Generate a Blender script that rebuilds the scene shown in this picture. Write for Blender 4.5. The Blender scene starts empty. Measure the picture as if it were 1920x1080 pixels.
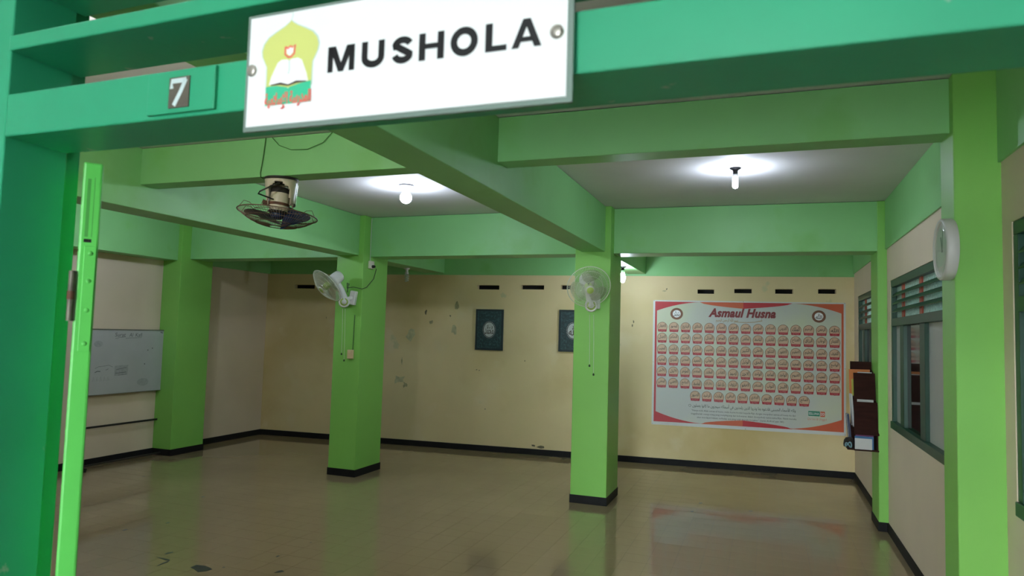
import bpy, math, random
from mathutils import Vector, Matrix, Euler
random.seed(7)
R = math.radians
scene = bpy.context.scene
coll = scene.collection
V = Vector

# ------------------------------------------------------------------ camera
CAM_H = 1.76
YAW, PITCH, ROLL, FPX = R(20.2842), R(3.7563), R(1.6283), 1297.11
_fwd = V((-math.sin(YAW) * math.cos(PITCH), math.cos(YAW) * math.cos(PITCH), math.sin(PITCH)))
_r0 = V((math.cos(YAW), math.sin(YAW), 0)); _u0 = _r0.cross(_fwd)
CR = math.cos(ROLL) * _r0 + math.sin(ROLL) * _u0
CU = -math.sin(ROLL) * _r0 + math.cos(ROLL) * _u0
CF = _fwd
cam = bpy.data.cameras.new('camera'); cam_ob = bpy.data.objects.new('camera', cam); coll.objects.link(cam_ob)
cam.sensor_width = 36; cam.lens = FPX / 1920 * 36; cam.clip_start = .05
cam_ob.matrix_world = Matrix(((CR.x, CU.x, -CF.x, 0), (CR.y, CU.y, -CF.y, 0), (CR.z, CU.z, -CF.z, CAM_H), (0, 0, 0, 1)))
cam.dof.use_dof = True; cam.dof.focus_distance = 6.0; cam.dof.aperture_fstop = 4.0
scene.camera = cam_ob
def project(p):
    d = V(p) - V((0, 0, CAM_H)); z = d.dot(CF)
    return 960 + FPX * d.dot(CR) / z, 540 - FPX * d.dot(CU) / z, z

# ------------------------------------------------------------------ world and exposure
world = bpy.data.worlds.new('overcast'); scene.world = world; world.use_nodes = True
bg = world.node_tree.nodes['Background']
bg.inputs[0].default_value = (.86, .95, 1.0, 1); bg.inputs[1].default_value = 14.5
scene.view_settings.view_transform = 'Standard'; scene.view_settings.look = 'None'
scene.view_settings.exposure = 0.75; scene.view_settings.gamma = 1.0
scene.view_settings.use_curve_mapping = False
BULB = 230.0

# ------------------------------------------------------------------ materials
def srgb(r, g, b):
    f = lambda c: (c / 255 / 12.92) if c / 255 <= .04045 else ((c / 255 + .055) / 1.055) ** 2.4
    return (f(r), f(g), f(b))
MATS = {}
def paint(name, rgb, rough=.5, var=.08, scale=2.5, bump=0., bscale=60., spec=.4, metal=0., trans=0., stretch=None, fleck=None, **kw):
    m = bpy.data.materials.new(name); m.use_nodes = True; MATS[name] = m
    nt = m.node_tree; N = nt.nodes; L = nt.links; b = N['Principled BSDF']
    b.inputs['Roughness'].default_value = rough; b.inputs['Specular IOR Level'].default_value = spec
    b.inputs['Metallic'].default_value = metal; b.inputs['Transmission Weight'].default_value = trans
    for k, v in kw.items(): b.inputs[k.replace('_', ' ')].default_value = v
    tc = N.new('ShaderNodeTexCoord'); src = tc.outputs['Object']
    if stretch:
        mp = N.new('ShaderNodeMapping'); mp.inputs['Scale'].default_value = stretch; L.new(src, mp.inputs['Vector']); src = mp.outputs['Vector']
    col = None
    if var > 0:
        n = N.new('ShaderNodeTexNoise'); n.inputs['Scale'].default_value = scale; n.inputs['Detail'].default_value = 4; L.new(src, n.inputs['Vector'])
        r = N.new('ShaderNodeValToRGB'); r.color_ramp.elements[0].position = .3; r.color_ramp.elements[1].position = .7
        r.color_ramp.elements[0].color = (*[c * (1 - var) for c in rgb], 1); r.color_ramp.elements[1].color = (*[min(1, c * (1 + var)) for c in rgb], 1)
        L.new(n.outputs['Fac'], r.inputs['Fac']); col = r.outputs['Color']
        if fleck:
            for (frgb, fsc, lo, hi) in fleck:
                n2 = N.new('ShaderNodeTexNoise'); n2.inputs['Scale'].default_value = fsc; n2.inputs['Detail'].default_value = 5; L.new(src, n2.inputs['Vector'])
                r2 = N.new('ShaderNodeMapRange'); r2.inputs['From Min'].default_value = lo; r2.inputs['From Max'].default_value = hi; L.new(n2.outputs['Fac'], r2.inputs['Value'])
                mx = N.new('ShaderNodeMix'); mx.data_type = 'RGBA'; L.new(r2.outputs['Result'], mx.inputs['Factor']); L.new(col, mx.inputs[6]); mx.inputs[7].default_value = (*frgb, 1)
                col = mx.outputs[2]
        L.new(col, b.inputs['Base Color'])
    else:
        b.inputs['Base Color'].default_value = (*rgb, 1)
    if bump > 0:
        n3 = N.new('ShaderNodeTexNoise'); n3.inputs['Scale'].default_value = bscale; n3.inputs['Detail'].default_value = 3; L.new(src, n3.inputs['Vector'])
        bm = N.new('ShaderNodeBump'); bm.inputs['Strength'].default_value = bump; bm.inputs['Distance'].default_value = .004
        L.new(n3.outputs['Fac'], bm.inputs['Height']); L.new(bm.outputs['Normal'], b.inputs['Normal'])
    return m
def glow(name, rgb, strength):
    m = bpy.data.materials.new(name); m.use_nodes = True; nt = m.node_tree
    b = nt.nodes['Principled BSDF']; b.inputs['Base Color'].default_value = (.9, .9, .9, 1)
    b.inputs['Emission Color'].default_value = (*rgb, 1); b.inputs['Emission Strength'].default_value = strength
    return m

LIME = (.25, .59, .225)
lime = paint('lime green wall paint', (.225, .56, .105), .42, .05, 1.2, .12, 25, .4)
lime_beam = paint('lime green beam paint', LIME, .45, .07, 1.1, .15, 18, .4, fleck=[((.225, .56, .175), 2.2, .58, .72)])
cream_plain = paint('cream wall paint', (.74, .62, .47), .6, .05, 1.0, .1, 30, .3)
cream_back = paint('stained cream wall paint', (.76, .63, .36), .6, .07, .8, .12, 30, .3,
                   fleck=[((.62, .48, .22), .55, .50, .68), ((.77, .66, .42), 1.5, .60, .70), ((.62, .58, .34), 3.1, .69, .73)])
ceil_m = paint('off white ceiling paint', (.70, .69, .68), .7, .04, 1.5, .1, 30, .2)
tile_m = paint('beige ceramic tile', (.335, .252, .145), .075, .10, .9, .015, 4, 1.0)
grout_m = paint('dark tile grout', (.15, .115, .07), .8, .05, 20)
black_sk = paint('black skirting paint', (.009, .009, .010), .6, .2, 6, .1, 30, .2)
enamel = paint('green gloss enamel', (.034, .37, .185), .38, .10, 2.2, .12, 30, .32, fleck=[((.30, .42, .30), 14, .70, .74)])
leaf_m = paint('bright lime door paint', (.12, .62, .10), .4, .06, 3, .1, 30, .45, fleck=[((.09, .42, .08), 9, .68, .75)])
dark_frame = paint('dark green window paint', (.010, .060, .034), .4, .12, 5, .1, 30, .4)
white_ac = paint('white sign face', (.90, .92, .90), .25, .0)
acryl = paint('clear acrylic edge', (.20, .27, .23), .1, .05, 5, spec=.6)
ink = paint('black ink', (.006, .006, .007), .4, 0)
logo_y = paint('logo yellow green', (.66, .70, .20), .4, 0)
logo_g = paint('logo emerald', (.05, .55, .30), .4, 0)
logo_r = paint('logo red', (.85, .14, .12), .4, 0)
logo_w = paint('logo white', (.92, .92, .92), .4, 0)
logo_gr = paint('logo grey green', (.55, .68, .58), .4, 0)
steel = paint('dull steel', (.45, .42, .36), .38, .15, 20, metal=.8)
chrome = paint('worn chrome', (.6, .6, .58), .22, .1, 30, metal=1.)
rust = paint('rusty metal', (.13, .055, .03), .7, .3, 25)
plate_gr = paint('grey number plate', (.115, .10, .075), .5, .15, 20)
pale = paint('pale blue white enamel', (.62, .74, .72), .4, .05, 8)
wb_m = paint('whiteboard enamel', (.45, .475, .475), .28, .06, 2.0, spec=.5, fleck=[((.40, .43, .43), 3.0, .58, .75)])
marker = paint('faded black marker', (.12, .13, .13), .6, 0)
smudge = paint('wiped marker smudge', (.36, .38, .38), .6, .1, 30)
alu = paint('aluminium trim', (.25, .24, .22), .4, .05, 10, metal=.6)
black_m = paint('black steel tube', (.012, .012, .012), .45, .2, 10)
fan_w = paint('white fan plastic', (.78, .79, .77), .35, .03, 8)
fan_old = paint('yellowed fan plastic', (.70, .62, .47), .4, .08, 8, fleck=[((.32, .20, .10), 12, .68, .76)])
fan_g = paint('lime fan plastic', (.42, .58, .14), .35, .05, 8)
blade_m = paint('clear green fan blade', (.86, .93, .72), .15, .03, 8, trans=.85)
wire_m = paint('white cage wire', (.66, .70, .58), .4, 0)
cage_m = paint('rusted cage wire', (.17, .11, .07), .6, .25, 30)
blade_b = paint('navy fan blade', (.016, .036, .10), .3, .1, 8)
motor_d = paint('dark motor metal', (.03, .025, .02), .5, .2, 15)
string = paint('white pull cord', (.70, .74, .66), .7, 0)
cord_k = paint('dark cable', (.03, .045, .03), .6, 0)
cord_g = paint('green painted cable', (.07, .19, .045), .6, 0)
cord_w = paint('white cable', (.62, .68, .60), .6, 0)
plug_w = paint('ivory plastic', (.74, .71, .60), .4, .04, 15)
beige_p = paint('beige switch plastic', (.72, .57, .33), .45, .05, 15)
slot_k = paint('dark slot', (.01, .01, .01), .8, 0)
vent_dark = paint('painted vent shade', (.006, .005, .005), .9, 0)  # near-black colour stands in for the shade inside the vent holes
canvas_t = paint('dark teal canvas', (.012, .040, .045), .45, .3, 30, fleck=[((.030, .085, .088), 42, .52, .60)])
canvas_e = paint('dark teal edge', (.010, .026, .030), .5, .1, 30)
canvas_l = paint('muted teal line', (.035, .095, .098), .5, .1, 60)
oval_w = paint('pale grey oval', (.46, .50, .49), .5, .05, 20)
umber = paint('brown ink', (.055, .035, .022), .5, 0)
vinyl = paint('banner vinyl', (.55, .575, .555), .4, .03, 1.0, spec=.4, fleck=[((.60, .64, .47), .9, .42, .62)])
vinyl_w = paint('banner white margin', (.68, .70, .70), .4, .02, 3)
b_red = paint('banner crimson', (.50, .018, .030), .4, .05, 4)
b_org = paint('banner orange', (.62, .115, .045), .4, .05, 4)
b_title = paint('banner title maroon', (.20, .010, .013), .4, 0)
b_tan = paint('banner medallion tan', (.60, .40, .27), .4, .03, 9)
b_brn = paint('banner brown', (.19, .075, .035), .4, .05, 9)
b_gold = paint('banner gold', (.34, .20, .05), .4, .05, 9)
b_rib = paint('banner ribbon red', (.40, .022, .034), .4, .05, 9)
b_ribt = paint('banner ribbon print', (.62, .30, .28), .4, 0)
b_ink = paint('banner black print', (.020, .022, .020), .4, 0)
b_grn = paint('banner emerald', (.01, .22, .13), .4, 0)
b_pink = paint('banner pale red', (.60, .22, .16), .4, 0)
wood_d = paint('dark brown rack wood', (.030, .009, .006), .7, .2, 6, .1, 30, .12, stretch=(1, 1, 6))
paper = paint('white paper', (.52, .53, .51), .6, .03, 10)
bk_org = paint('orange book cover', (.55, .16, .02), .45, .08, 8)
bk_yel = paint('yellow green book spine', (.40, .42, .04), .5, .08, 8)
bk_blue = paint('dark blue book cover', (.025, .045, .10), .45, .1, 8)
bk_cyan = paint('blue book cover', (.03, .14, .32), .45, .1, 8)
bk_pur = paint('purple book cover', (.12, .012, .10), .45, .1, 8)
cap_m = paint('dark knitted cloth', (.03, .022, .018), .85, .2, 40)
bead_m = paint('pale blue beads', (.25, .42, .50), .3, .1, 20)
silver = paint('silver clock plastic', (.62, .61, .58), .3, .03, 10)
dial = paint('pale clock dial', (.62, .70, .64), .35, .03, 10)
clockglass = bpy.data.materials.new('clock glass'); clockglass.use_nodes = True
_n = clockglass.node_tree.nodes; _l = clockglass.node_tree.links; _n.remove(_n['Principled BSDF'])
_t1 = _n.new('ShaderNodeBsdfTransparent'); _g1 = _n.new('ShaderNodeBsdfGlossy'); _g1.inputs['Roughness'].default_value = .04; _x1 = _n.new('ShaderNodeMixShader'); _x1.inputs[0].default_value = .14
_l.new(_t1.outputs[0], _x1.inputs[1]); _l.new(_g1.outputs[0], _x1.inputs[2]); _l.new(_x1.outputs[0], _n['Material Output'].inputs['Surface'])
pane_t = paint('rippled teal glass', (.28, .50, .45), .35, .25, 30, .9, 90, .6, trans=.36, fleck=[((.62, .78, .72), 60, .50, .64)])
pane_g = paint('grey frosted glass', (.40, .42, .39), .32, .06, 2, .02, 20, .5)
pane_d = paint('dark clear glass', (.014, .011, .011), .06, .1, 3, 0, 20, .6)
post_r = paint('orange red post', (.50, .085, .045), .5, .15, 6)
concrete = paint('outdoor concrete', (.09, .088, .082), .8, .12, 2, .2, 20)
alley = paint('dark light-blocking wall', (.11, .13, .12), .8, .2, 1.5, .2, 20)  # dark colour of the unseen walls added to block daylight
socket_k = paint('black bakelite', (.012, .012, .013), .35, 0)
socket_w = paint('white lamp base', (.70, .68, .70), .4, .03, 10)
cfl_m = paint('unlit lamp tube', (.62, .64, .58), .25, .03, 10)
stain_k = paint('dark floor stain', (.022, .026, .014), .5, .3, 20)
bulb_on = glow('lit lamp', (.74, .82, 1.0), BULB)
bulb_globe = glow('lit globe lamp', (.74, .82, 1.0), BULB * .62)
fill_front = glow('added front fill lamp', (.82, .88, 1.0), BULB * .25)  # glow of the added fill lamp inside the doorway
fill_left = glow('added left fill lamp', (.90, .92, .95), BULB * 1.1)  # glow of the added fill lamp at the left front

# ------------------------------------------------------------------ mesh helpers
class MB:
    def __init__(self): self.v = []; self.f = []; self.mi = []; self.sm = []; self.M = Matrix(); self.m = 0
    def add(self, vs, fs, smooth=False):
        o = len(self.v); self.v += [self.M @ V(p) for p in vs]
        for f in fs: self.f.append([i + o for i in f]); self.mi.append(self.m); self.sm.append(smooth)
        return self
    def box(self, x0, x1, y0, y1, z0, z1):
        return self.add([(x0, y0, z0), (x1, y0, z0), (x1, y1, z0), (x0, y1, z0), (x0, y0, z1), (x1, y0, z1), (x1, y1, z1), (x0, y1, z1)],
                        [(0, 3, 2, 1), (4, 5, 6, 7), (0, 1, 5, 4), (1, 2, 6, 5), (2, 3, 7, 6), (3, 0, 4, 7)])
    def prism(self, poly, z0, z1):          # polygon in xy, extruded in z (counter-clockwise)
        n = len(poly)
        self.add([(x, y, z0) for x, y in poly] + [(x, y, z1) for x, y in poly],
                 [list(range(n - 1, -1, -1)), list(range(n, 2 * n))] + [(i, (i + 1) % n, n + (i + 1) % n, n + i) for i in range(n)])
        return self
    def lathe(self, prof, n=24, cap=True):
        vs = []
        for r, z in prof: vs += [(r * math.cos(2 * math.pi * i / n), r * math.sin(2 * math.pi * i / n), z) for i in range(n)]
        fs = [(k * n + i, k * n + (i + 1) % n, (k + 1) * n + (i + 1) % n, (k + 1) * n + i) for k in range(len(prof) - 1) for i in range(n)]
        self.add(vs, fs, True)
        if cap:
            for k, fl in ((0, True), (len(prof) - 1, False)):
                r, z = prof[k]
                if r > 1e-5:
                    ring = [(r * math.cos(2 * math.pi * i / n), r * math.sin(2 * math.pi * i / n), z) for i in range(n)]
                    self.add(ring, [list(range(n - 1, -1, -1)) if fl else list(range(n))])
        return self
    def tube(self, pts, r, n=6, closed=False):
        pts = [V(p) for p in pts]; m = len(pts); vs = []; up = V((0, 0, 1))
        for i, p in enumerate(pts):
            a = pts[(i - 1) % m] if (closed or i > 0) else p; b = pts[(i + 1) % m] if (closed or i < m - 1) else p
            t = (b - a).normalized(); u = t.cross(up)
            if u.length < .05: u = t.cross(V((1, 0, 0)))
            u.normalize(); w = t.cross(u)
            rr = r[i] if isinstance(r, (list, tuple)) else r
            vs += [p + u * rr * math.cos(2 * math.pi * k / n) + w * rr * math.sin(2 * math.pi * k / n) for k in range(n)]
        fs = []
        for i in range(m if closed else m - 1):
            j = (i + 1) % m
            fs += [(i * n + k, j * n + k, j * n + (k + 1) % n, i * n + (k + 1) % n) for k in range(n)]
        self.add(vs, fs, n > 4)
        if not closed: self.add(vs[:n], [list(range(n))]); self.add(vs[-n:], [list(range(n - 1, -1, -1))])
        return self
    def poly(self, pts): return self.add(pts, [list(range(len(pts)))])
    def build(self, name, mats, parent=None, world=True, bevel=0., base=True):
        if not isinstance(mats, (list, tuple)): mats = [mats]
        vs = self.v; loc = V((0, 0, 0))
        if parent is not None and world:
            mi = WM(parent).inverted(); vs = [mi @ p for p in vs]
        elif parent is None and base:
            xs = [p.x for p in vs]; ys = [p.y for p in vs]; zs = [p.z for p in vs]
            loc = V(((min(xs) + max(xs)) / 2, (min(ys) + max(ys)) / 2, min(zs))); vs = [p - loc for p in vs]
        me = bpy.data.meshes.new(name); me.from_pydata([tuple(p) for p in vs], [], self.f)
        for m in mats: me.materials.append(m)
        me.polygons.foreach_set('material_index', self.mi); me.polygons.foreach_set('use_smooth', self.sm); me.update()
        o = bpy.data.objects.new(name, me); coll.objects.link(o); o.location = loc
        if parent is not None: o.parent = parent
        if bevel:
            b = o.modifiers.new('bevel', 'BEVEL'); b.width = bevel; b.segments = 2; b.limit_method = 'ANGLE'
        return o
def WM(o):
    m = Matrix.LocRotScale(o.location, o.rotation_euler, o.scale)
    return WM(o.parent) @ m if o.parent else m
def tag(o, label, cat, group=None, kind=None):
    o['label'] = label
    if cat: o['category'] = cat
    if group: o['group'] = group
    if kind: o['kind'] = kind
    return o
def struct(o, label=None):
    o['kind'] = 'structure'
    if label: o['label'] = label
    return o
def empty(name, loc, rot=(0, 0, 0)):
    o = bpy.data.objects.new(name, None); coll.objects.link(o); o.location = loc; o.rotation_euler = rot; o.empty_display_size = .1; return o
def frame_m(origin, ex, ey, ez):
    return Matrix(((ex[0], ey[0], ez[0], origin[0]), (ex[1], ey[1], ez[1], origin[1]), (ex[2], ey[2], ez[2], origin[2]), (0, 0, 0, 1)))
def wall_holes(mb, a, b, z0, z1, out, th, holes):
    """a wall from a to b (xy), thickness th on the side `out`, rectangular holes (s0,s1,z0,z1) along it"""
    a = V((*a, 0)); b = V((*b, 0)); L = (b - a).length; d = (b - a) / L; out = V((*out, 0)).normalized()
    S = sorted({0, L, *[h[0] for h in holes], *[h[1] for h in holes]}); Z = sorted({z0, z1, *[h[2] for h in holes], *[h[3] for h in holes]})
    P = lambda s, z, t: a + d * s + out * t + V((0, 0, z))
    for s0, s1 in zip(S, S[1:]):
        for za, zb in zip(Z, Z[1:]):
            cs, cz = (s0 + s1) / 2, (za + zb) / 2
            if any(h[0] < cs < h[1] and h[2] < cz < h[3] for h in holes): continue
            mb.add([P(s0, za, 0), P(s1, za, 0), P(s1, zb, 0), P(s0, zb, 0)], [(0, 1, 2, 3)])
            mb.add([P(s0, za, th), P(s1, za, th), P(s1, zb, th), P(s0, zb, th)], [(3, 2, 1, 0)])
    for h in list(holes) + [(0, L, z0, z1)]:
        c = [(h[0], h[2]), (h[1], h[2]), (h[1], h[3]), (h[0], h[3])]
        for i in range(4):
            p, q = c[i], c[(i + 1) % 4]
            mb.add([P(*p, 0), P(*q, 0), P(*q, th), P(*p, th)], [(0, 1, 2, 3)])
    return mb

# ------------------------------------------------------------------ lettering (flat print): text -> 2D triangles
AR = {}
def _t(ch, base, n):
    AR[ch] = [chr(base + i) for i in range(n)]
for ch, base, n in [('\u0621', 0xFE80, 1), ('\u0622', 0xFE81, 2), ('\u0623', 0xFE83, 2), ('\u0624', 0xFE85, 2), ('\u0625', 0xFE87, 2), ('\u0626', 0xFE89, 4), ('\u0627', 0xFE8D, 2), ('\u0628', 0xFE8F, 4), ('\u0629', 0xFE93, 2), ('\u062a', 0xFE95, 4), ('\u062b', 0xFE99, 4), ('\u062c', 0xFE9D, 4), ('\u062d', 0xFEA1, 4), ('\u062e', 0xFEA5, 4), ('\u062f', 0xFEA9, 2), ('\u0630', 0xFEAB, 2), ('\u0631', 0xFEAD, 2), ('\u0632', 0xFEAF, 2), ('\u0633', 0xFEB1, 4), ('\u0634', 0xFEB5, 4), ('\u0635', 0xFEB9, 4), ('\u0636', 0xFEBD, 4), ('\u0637', 0xFEC1, 4), ('\u0638', 0xFEC5, 4), ('\u0639', 0xFEC9, 4), ('\u063a', 0xFECD, 4), ('\u0641', 0xFED1, 4), ('\u0642', 0xFED5, 4), ('\u0643', 0xFED9, 4), ('\u0644', 0xFEDD, 4), ('\u0645', 0xFEE1, 4), ('\u0646', 0xFEE5, 4), ('\u0647', 0xFEE9, 4), ('\u0648', 0xFEED, 2), ('\u0649', 0xFEEF, 2), ('\u064a', 0xFEF1, 4)]: _t(ch, base, n)
LAMALEF = {'\u0622': 0xFEF5, '\u0623': 0xFEF7, '\u0625': 0xFEF9, '\u0627': 0xFEFB}
def arabic(s):
    words = []
    for w in s.split(' '):
        if w == '\u0627\u0644\u0644\u0647': words.append('\ufdf2'); continue
        out = []; i = 0; prev = False
        while i < len(w):
            c = w[i]
            if c not in AR: out.append(c); prev = False; i += 1; continue
            if c == '\u0644' and i + 1 < len(w) and w[i + 1] in LAMALEF:
                out.append(chr(LAMALEF[w[i + 1]] + (1 if prev else 0))); prev = False; i += 2; continue
            f = AR[c]; nxt = i + 1 < len(w) and w[i + 1] in AR and len(AR[w[i + 1]]) > 1
            dual = len(f) == 4
            if prev and nxt and dual: out.append(f[3])
            elif prev and len(f) > 1: out.append(f[1])
            elif nxt and dual: out.append(f[2])
            else: out.append(f[0])
            prev = dual; i += 1
        words.append(''.join(reversed(out)))
    return ' '.join(reversed(words))
TEXTS = {}
def want(key, body, shear=0., offset=0., spacing=1., res=2): TEXTS[key] = (body, shear, offset, spacing, res)
NAMES = 'الله الرحمن الرحيم الملك القدوس السلام المؤمن المهيمن العزيز الجبار المتكبر الخالق البارئ المصور الغفار القهار الوهاب الرزاق الفتاح العليم القابض الباسط الخافض الرافع المعز المذل السميع البصير الحكم العدل اللطيف الخبير الحليم العظيم الغفور الشكور العلي الكبير الحفيظ المقيت الحسيب الجليل الكريم الرقيب المجيب الواسع الحكيم الودود المجيد الباعث الشهيد الحق الوكيل القوي المتين الولي الحميد المحصي المبدئ المعيد المحيي المميت الحي القيوم الواجد الماجد الواحد الاحد الصمد القادر المقتدر المقدم المؤخر الأول الآخر الظاهر الباطن الوالي المتعالي البر التواب المنتقم العفو الرؤوف مالك_الملك ذو_الجلال_والإكرام المقسط الجامع الغني المغني المانع الضار النافع النور الهادي البديع الباقي الوارث الرشيد الصبور'.split()
LATIN = 'ALLAH,AR RAHMAN,AR RAHIM,AL MALIK,AL QUDDUS,AS SALAM,AL MUKMIN,AL MUHAIMIN,AL AZIZ,AL JABBAR,AL MUTAKABBIR,AL KHALIQ,AL BARI,AL MUSAWWIR,AL GHAFFAR,AL QAHHAR,AL WAHHAB,AR RAZZAQ,AL FATTAH,AL ALIM,AL QABID,AL BASIT,AL KHAFID,AR RAFI,AL MUIZ,AL MUZIL,AS SAMI,AL BASIR,AL HAKAM,AL ADL,AL LATIF,AL KHABIR,AL HALIM,AL AZIM,AL GHAFUR,AS SYAKUR,AL ALIY,AL KABIR,AL HAFIZ,AL MUQIT,AL HASIB,AL JALIL,AL KARIM,AR RAQIB,AL MUJIB,AL WASI,AL HAKIM,AL WADUD,AL MAJID,AL BAITS,AS SYAHID,AL HAQ,AL WAKIL,AL QAWIY,AL MATIN,AL WALIY,AL HAMID,AL MUHSI,AL MUBDI,AL MUID,AL MUHYI,AL MUMIT,AL HAYY,AL QAYYUM,AL WAJID,AL MAJID,AL WAHID,AL AHAD,AS SAMAD,AL QADIR,AL MUQTADIR,AL MUQADDIM,AL MUAKHIR,AL AWWAL,AL AKHIR,AZ ZAHIR,AL BATIN,AL WALI,AL MUTAALI,AL BARR,AT TAWWAB,AL MUNTAQIM,AL AFUW,AR RAUF,MALIKUL MULK,ZUL JALAL,AL MUQSIT,AL JAMI,AL GHANIY,AL MUGHNI,AL MANI,AD DARR,AN NAFI,AN NUR,AL HADI,AL BADI,AL BAQI,AL WARITS,AR RASYID,AS SABUR'.split(',')
for i, n in enumerate(NAMES): want(('n', i), arabic(n.replace('_', ' ')), offset=.012, res=1)
for i, n in enumerate(LATIN): want(('l', i), n, res=1)
want('title', 'Asmaul Husna', .28, .045, 1.04, 3)
want('bism', arabic('بسم الله الرحمن الرحيم'), 0, .012)
want('verse', arabic('ولله الأسماء الحسنى فادعوه بها وذروا الذين يلحدون في أسمائه سيجزون ما كانوا يعملون'), 0, .006)
VL = ['"Hanya milik Allah asmaa-ul husna, maka bermohonlah kepada-Nya dengan menyebut asmaa-ul husna itu dan',
      'tinggalkanlah orang-orang yang menyimpang dari kebenaran dalam (menyebut) nama-nama-Nya. Nanti mereka',
      'akan mendapat balasan terhadap apa yang telah mereka kerjakan." (Surah Al-A\'raf ayat 180)']
for i, s in enumerate(VL): want(('v', i), s, res=1)
want('esl', 'ESLUHA', 0, .02); want('dd', 'DD', 0, .02); want('slog', "Qur'ani & Unggul", .1)
want('muh', '\ufdf4', 0, .012); want('all', '\ufdf2', 0, .012)
want('seven', '7', 0, .03); want('wb0', 'Surat', .15); want('wb1', 'Al', .15); want('wb2', 'Kafi', .15)
want('logoar', arabic('المدرسة الإسلامية'), 0, .045)
_tmp = []
for k, (body, shear, offset, spacing, res) in TEXTS.items():
    c = bpy.data.curves.new('lettering', 'FONT'); c.body = body; c.size = 1; c.shear = shear; c.offset = offset; c.space_character = spacing; c.resolution_u = res
    o = bpy.data.objects.new('lettering', c); coll.objects.link(o); _tmp.append((k, o, c))
_dg = bpy.context.evaluated_depsgraph_get(); GLYPH = {}
for k, o, c in _tmp:
    me = o.evaluated_get(_dg).to_mesh()
    GLYPH[k] = ([(p.co.x, p.co.y) for p in me.vertices], [list(f.vertices) for f in me.polygons]); o.evaluated_get(_dg).to_mesh_clear()
for k, o, c in _tmp: bpy.data.objects.remove(o); bpy.data.curves.remove(c)
def put_text(mb, key, x, z, w=None, h=None, y=0., fit=False):
    """print text centred at (x,z) in the local xz plane facing -y, scaled to width w and/or height h"""
    vs, fs = GLYPH[key]
    if not vs: return
    x0 = min(p[0] for p in vs); x1 = max(p[0] for p in vs); y0 = min(p[1] for p in vs); y1 = max(p[1] for p in vs)
    sx = w / (x1 - x0) if w else None; sy = h / (y1 - y0) if h else None
    if fit: sx = sy = min(sx, sy)
    if sx is None: sx = sy
    if sy is None: sy = sx
    mb.add([(x + (p[0] - (x0 + x1) / 2) * sx, y, z + (p[1] - (y0 + y1) / 2) * sy) for p in vs], fs)
def disc(mb, x, z, rx, rz, y, n=20, a0=0, a1=360):
    mb.poly([(x + rx * math.cos(R(a0 + (a1 - a0) * i / (n if a1 - a0 == 360 else n - 1))), y, z + rz * math.sin(R(a0 + (a1 - a0) * i / (n if a1 - a0 == 360 else n - 1)))) for i in range(n)])
def ring(mb, x, z, rx, rz, w, y, n=32):
    vs = []
    for i in range(n):
        a = 2 * math.pi * i / n; vs += [(x + rx * math.cos(a), y, z + rz * math.sin(a)), (x + (rx - w) * math.cos(a), y, z + (rz - w) * math.sin(a))]
    mb.add(vs, [(2 * i, 2 * ((i + 1) % n), 2 * ((i + 1) % n) + 1, 2 * i + 1) for i in range(n)])
def stroke(mb, pts, w, y):
    """flat ribbon along a polyline in xz, width w (or list)"""
    m = len(pts); vs = []
    for i in range(m):
        a = pts[max(0, i - 1)]; b = pts[min(m - 1, i + 1)]; dx, dz = b[0] - a[0], b[1] - a[1]; l = math.hypot(dx, dz) or 1
        ww = (w[i] if isinstance(w, (list, tuple)) else w) / 2
        vs += [(pts[i][0] - dz / l * ww, y, pts[i][1] + dx / l * ww), (pts[i][0] + dz / l * ww, y, pts[i][1] - dx / l * ww)]
    mb.add(vs, [(2 * i, 2 * i + 2, 2 * i + 3, 2 * i + 1) for i in range(m - 1)])

# ------------------------------------------------------------------ room dimensions (metres)
BA, BB = (-7.77, 9.337), (1.081, 10.12)          # inner line of the back wall
def by(x): return BA[1] + (x - BA[0]) * (BB[1] - BA[1]) / (BB[0] - BA[0])
BDIR = V((BB[0] - BA[0], BB[1] - BA[1], 0)).normalized(); BN = V((BDIR.y, -BDIR.x, 0))     # into the room
XL, XR, YF = -7.77, 1.081, 1.15
ZC, ZROW, ZM, ZF = 3.147, 2.654, 2.657, 2.853
ZGB, ZGR, ZGL = 2.631, 2.672, 2.6225
YP0, YP1 = 7.21, 7.78
SK = .085

# floor: grout bed + tiles
fl = MB(); fl.prism([(XL - .15, YF - .02), (XR + .15, YF - .02), (XR + .15, 10.3), (XL - .15, 9.5)], -.12, -.0015)
floor = struct(fl.build('floor', grout_m), 'glossy floor of small beige ceramic tiles')
P = .2; X0, Y0 = -1.474 - 40 * P, 8.36 - 40 * P
cand = []; rest = []
for i in range(80):
    for j in range(80):
        x, y = X0 + i * P, Y0 + j * P
        if x + P < XL or x > XR or y + P < YF or y > by(min(max(x, XL), XR)): continue
        cs = [project((x + a, y + b, 0)) for a, b in ((0, 0), (P, 0), (P, P), (0, P))]
        area = 0
        if min(c[2] for c in cs) > .3:
            area = abs(sum(cs[k][0] * cs[(k + 1) % 4][1] - cs[(k + 1) % 4][0] * cs[k][1] for k in range(4))) / 2
        u = sum(c[0] for c in cs) / 4; v = sum(c[1] for c in cs) / 4
        lim = 165 - (v - 870) * .05
        ok = min(c[2] for c in cs) > .3 and lim < u < 1790 and v < 1086 and x + P / 2 < XR - .05
        cand.append((area if ok else 0, x, y))
cand.sort(reverse=True)
t = MB(); t.M = Matrix(); g = .0008
t.box(g, P - g, g, P - g, -.006, 0); tile0 = t.build('tile', tile_m, floor, world=False); tile0.location = V((cand[0][1], cand[0][2], 0)) - floor.location
for a, x, y in cand[1:300]:
    o = bpy.data.objects.new('tile', tile0.data); coll.objects.link(o); o.parent = floor
    o.location = V((x, y, random.uniform(-.0002, .0001))) - floor.location
t = MB()
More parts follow.
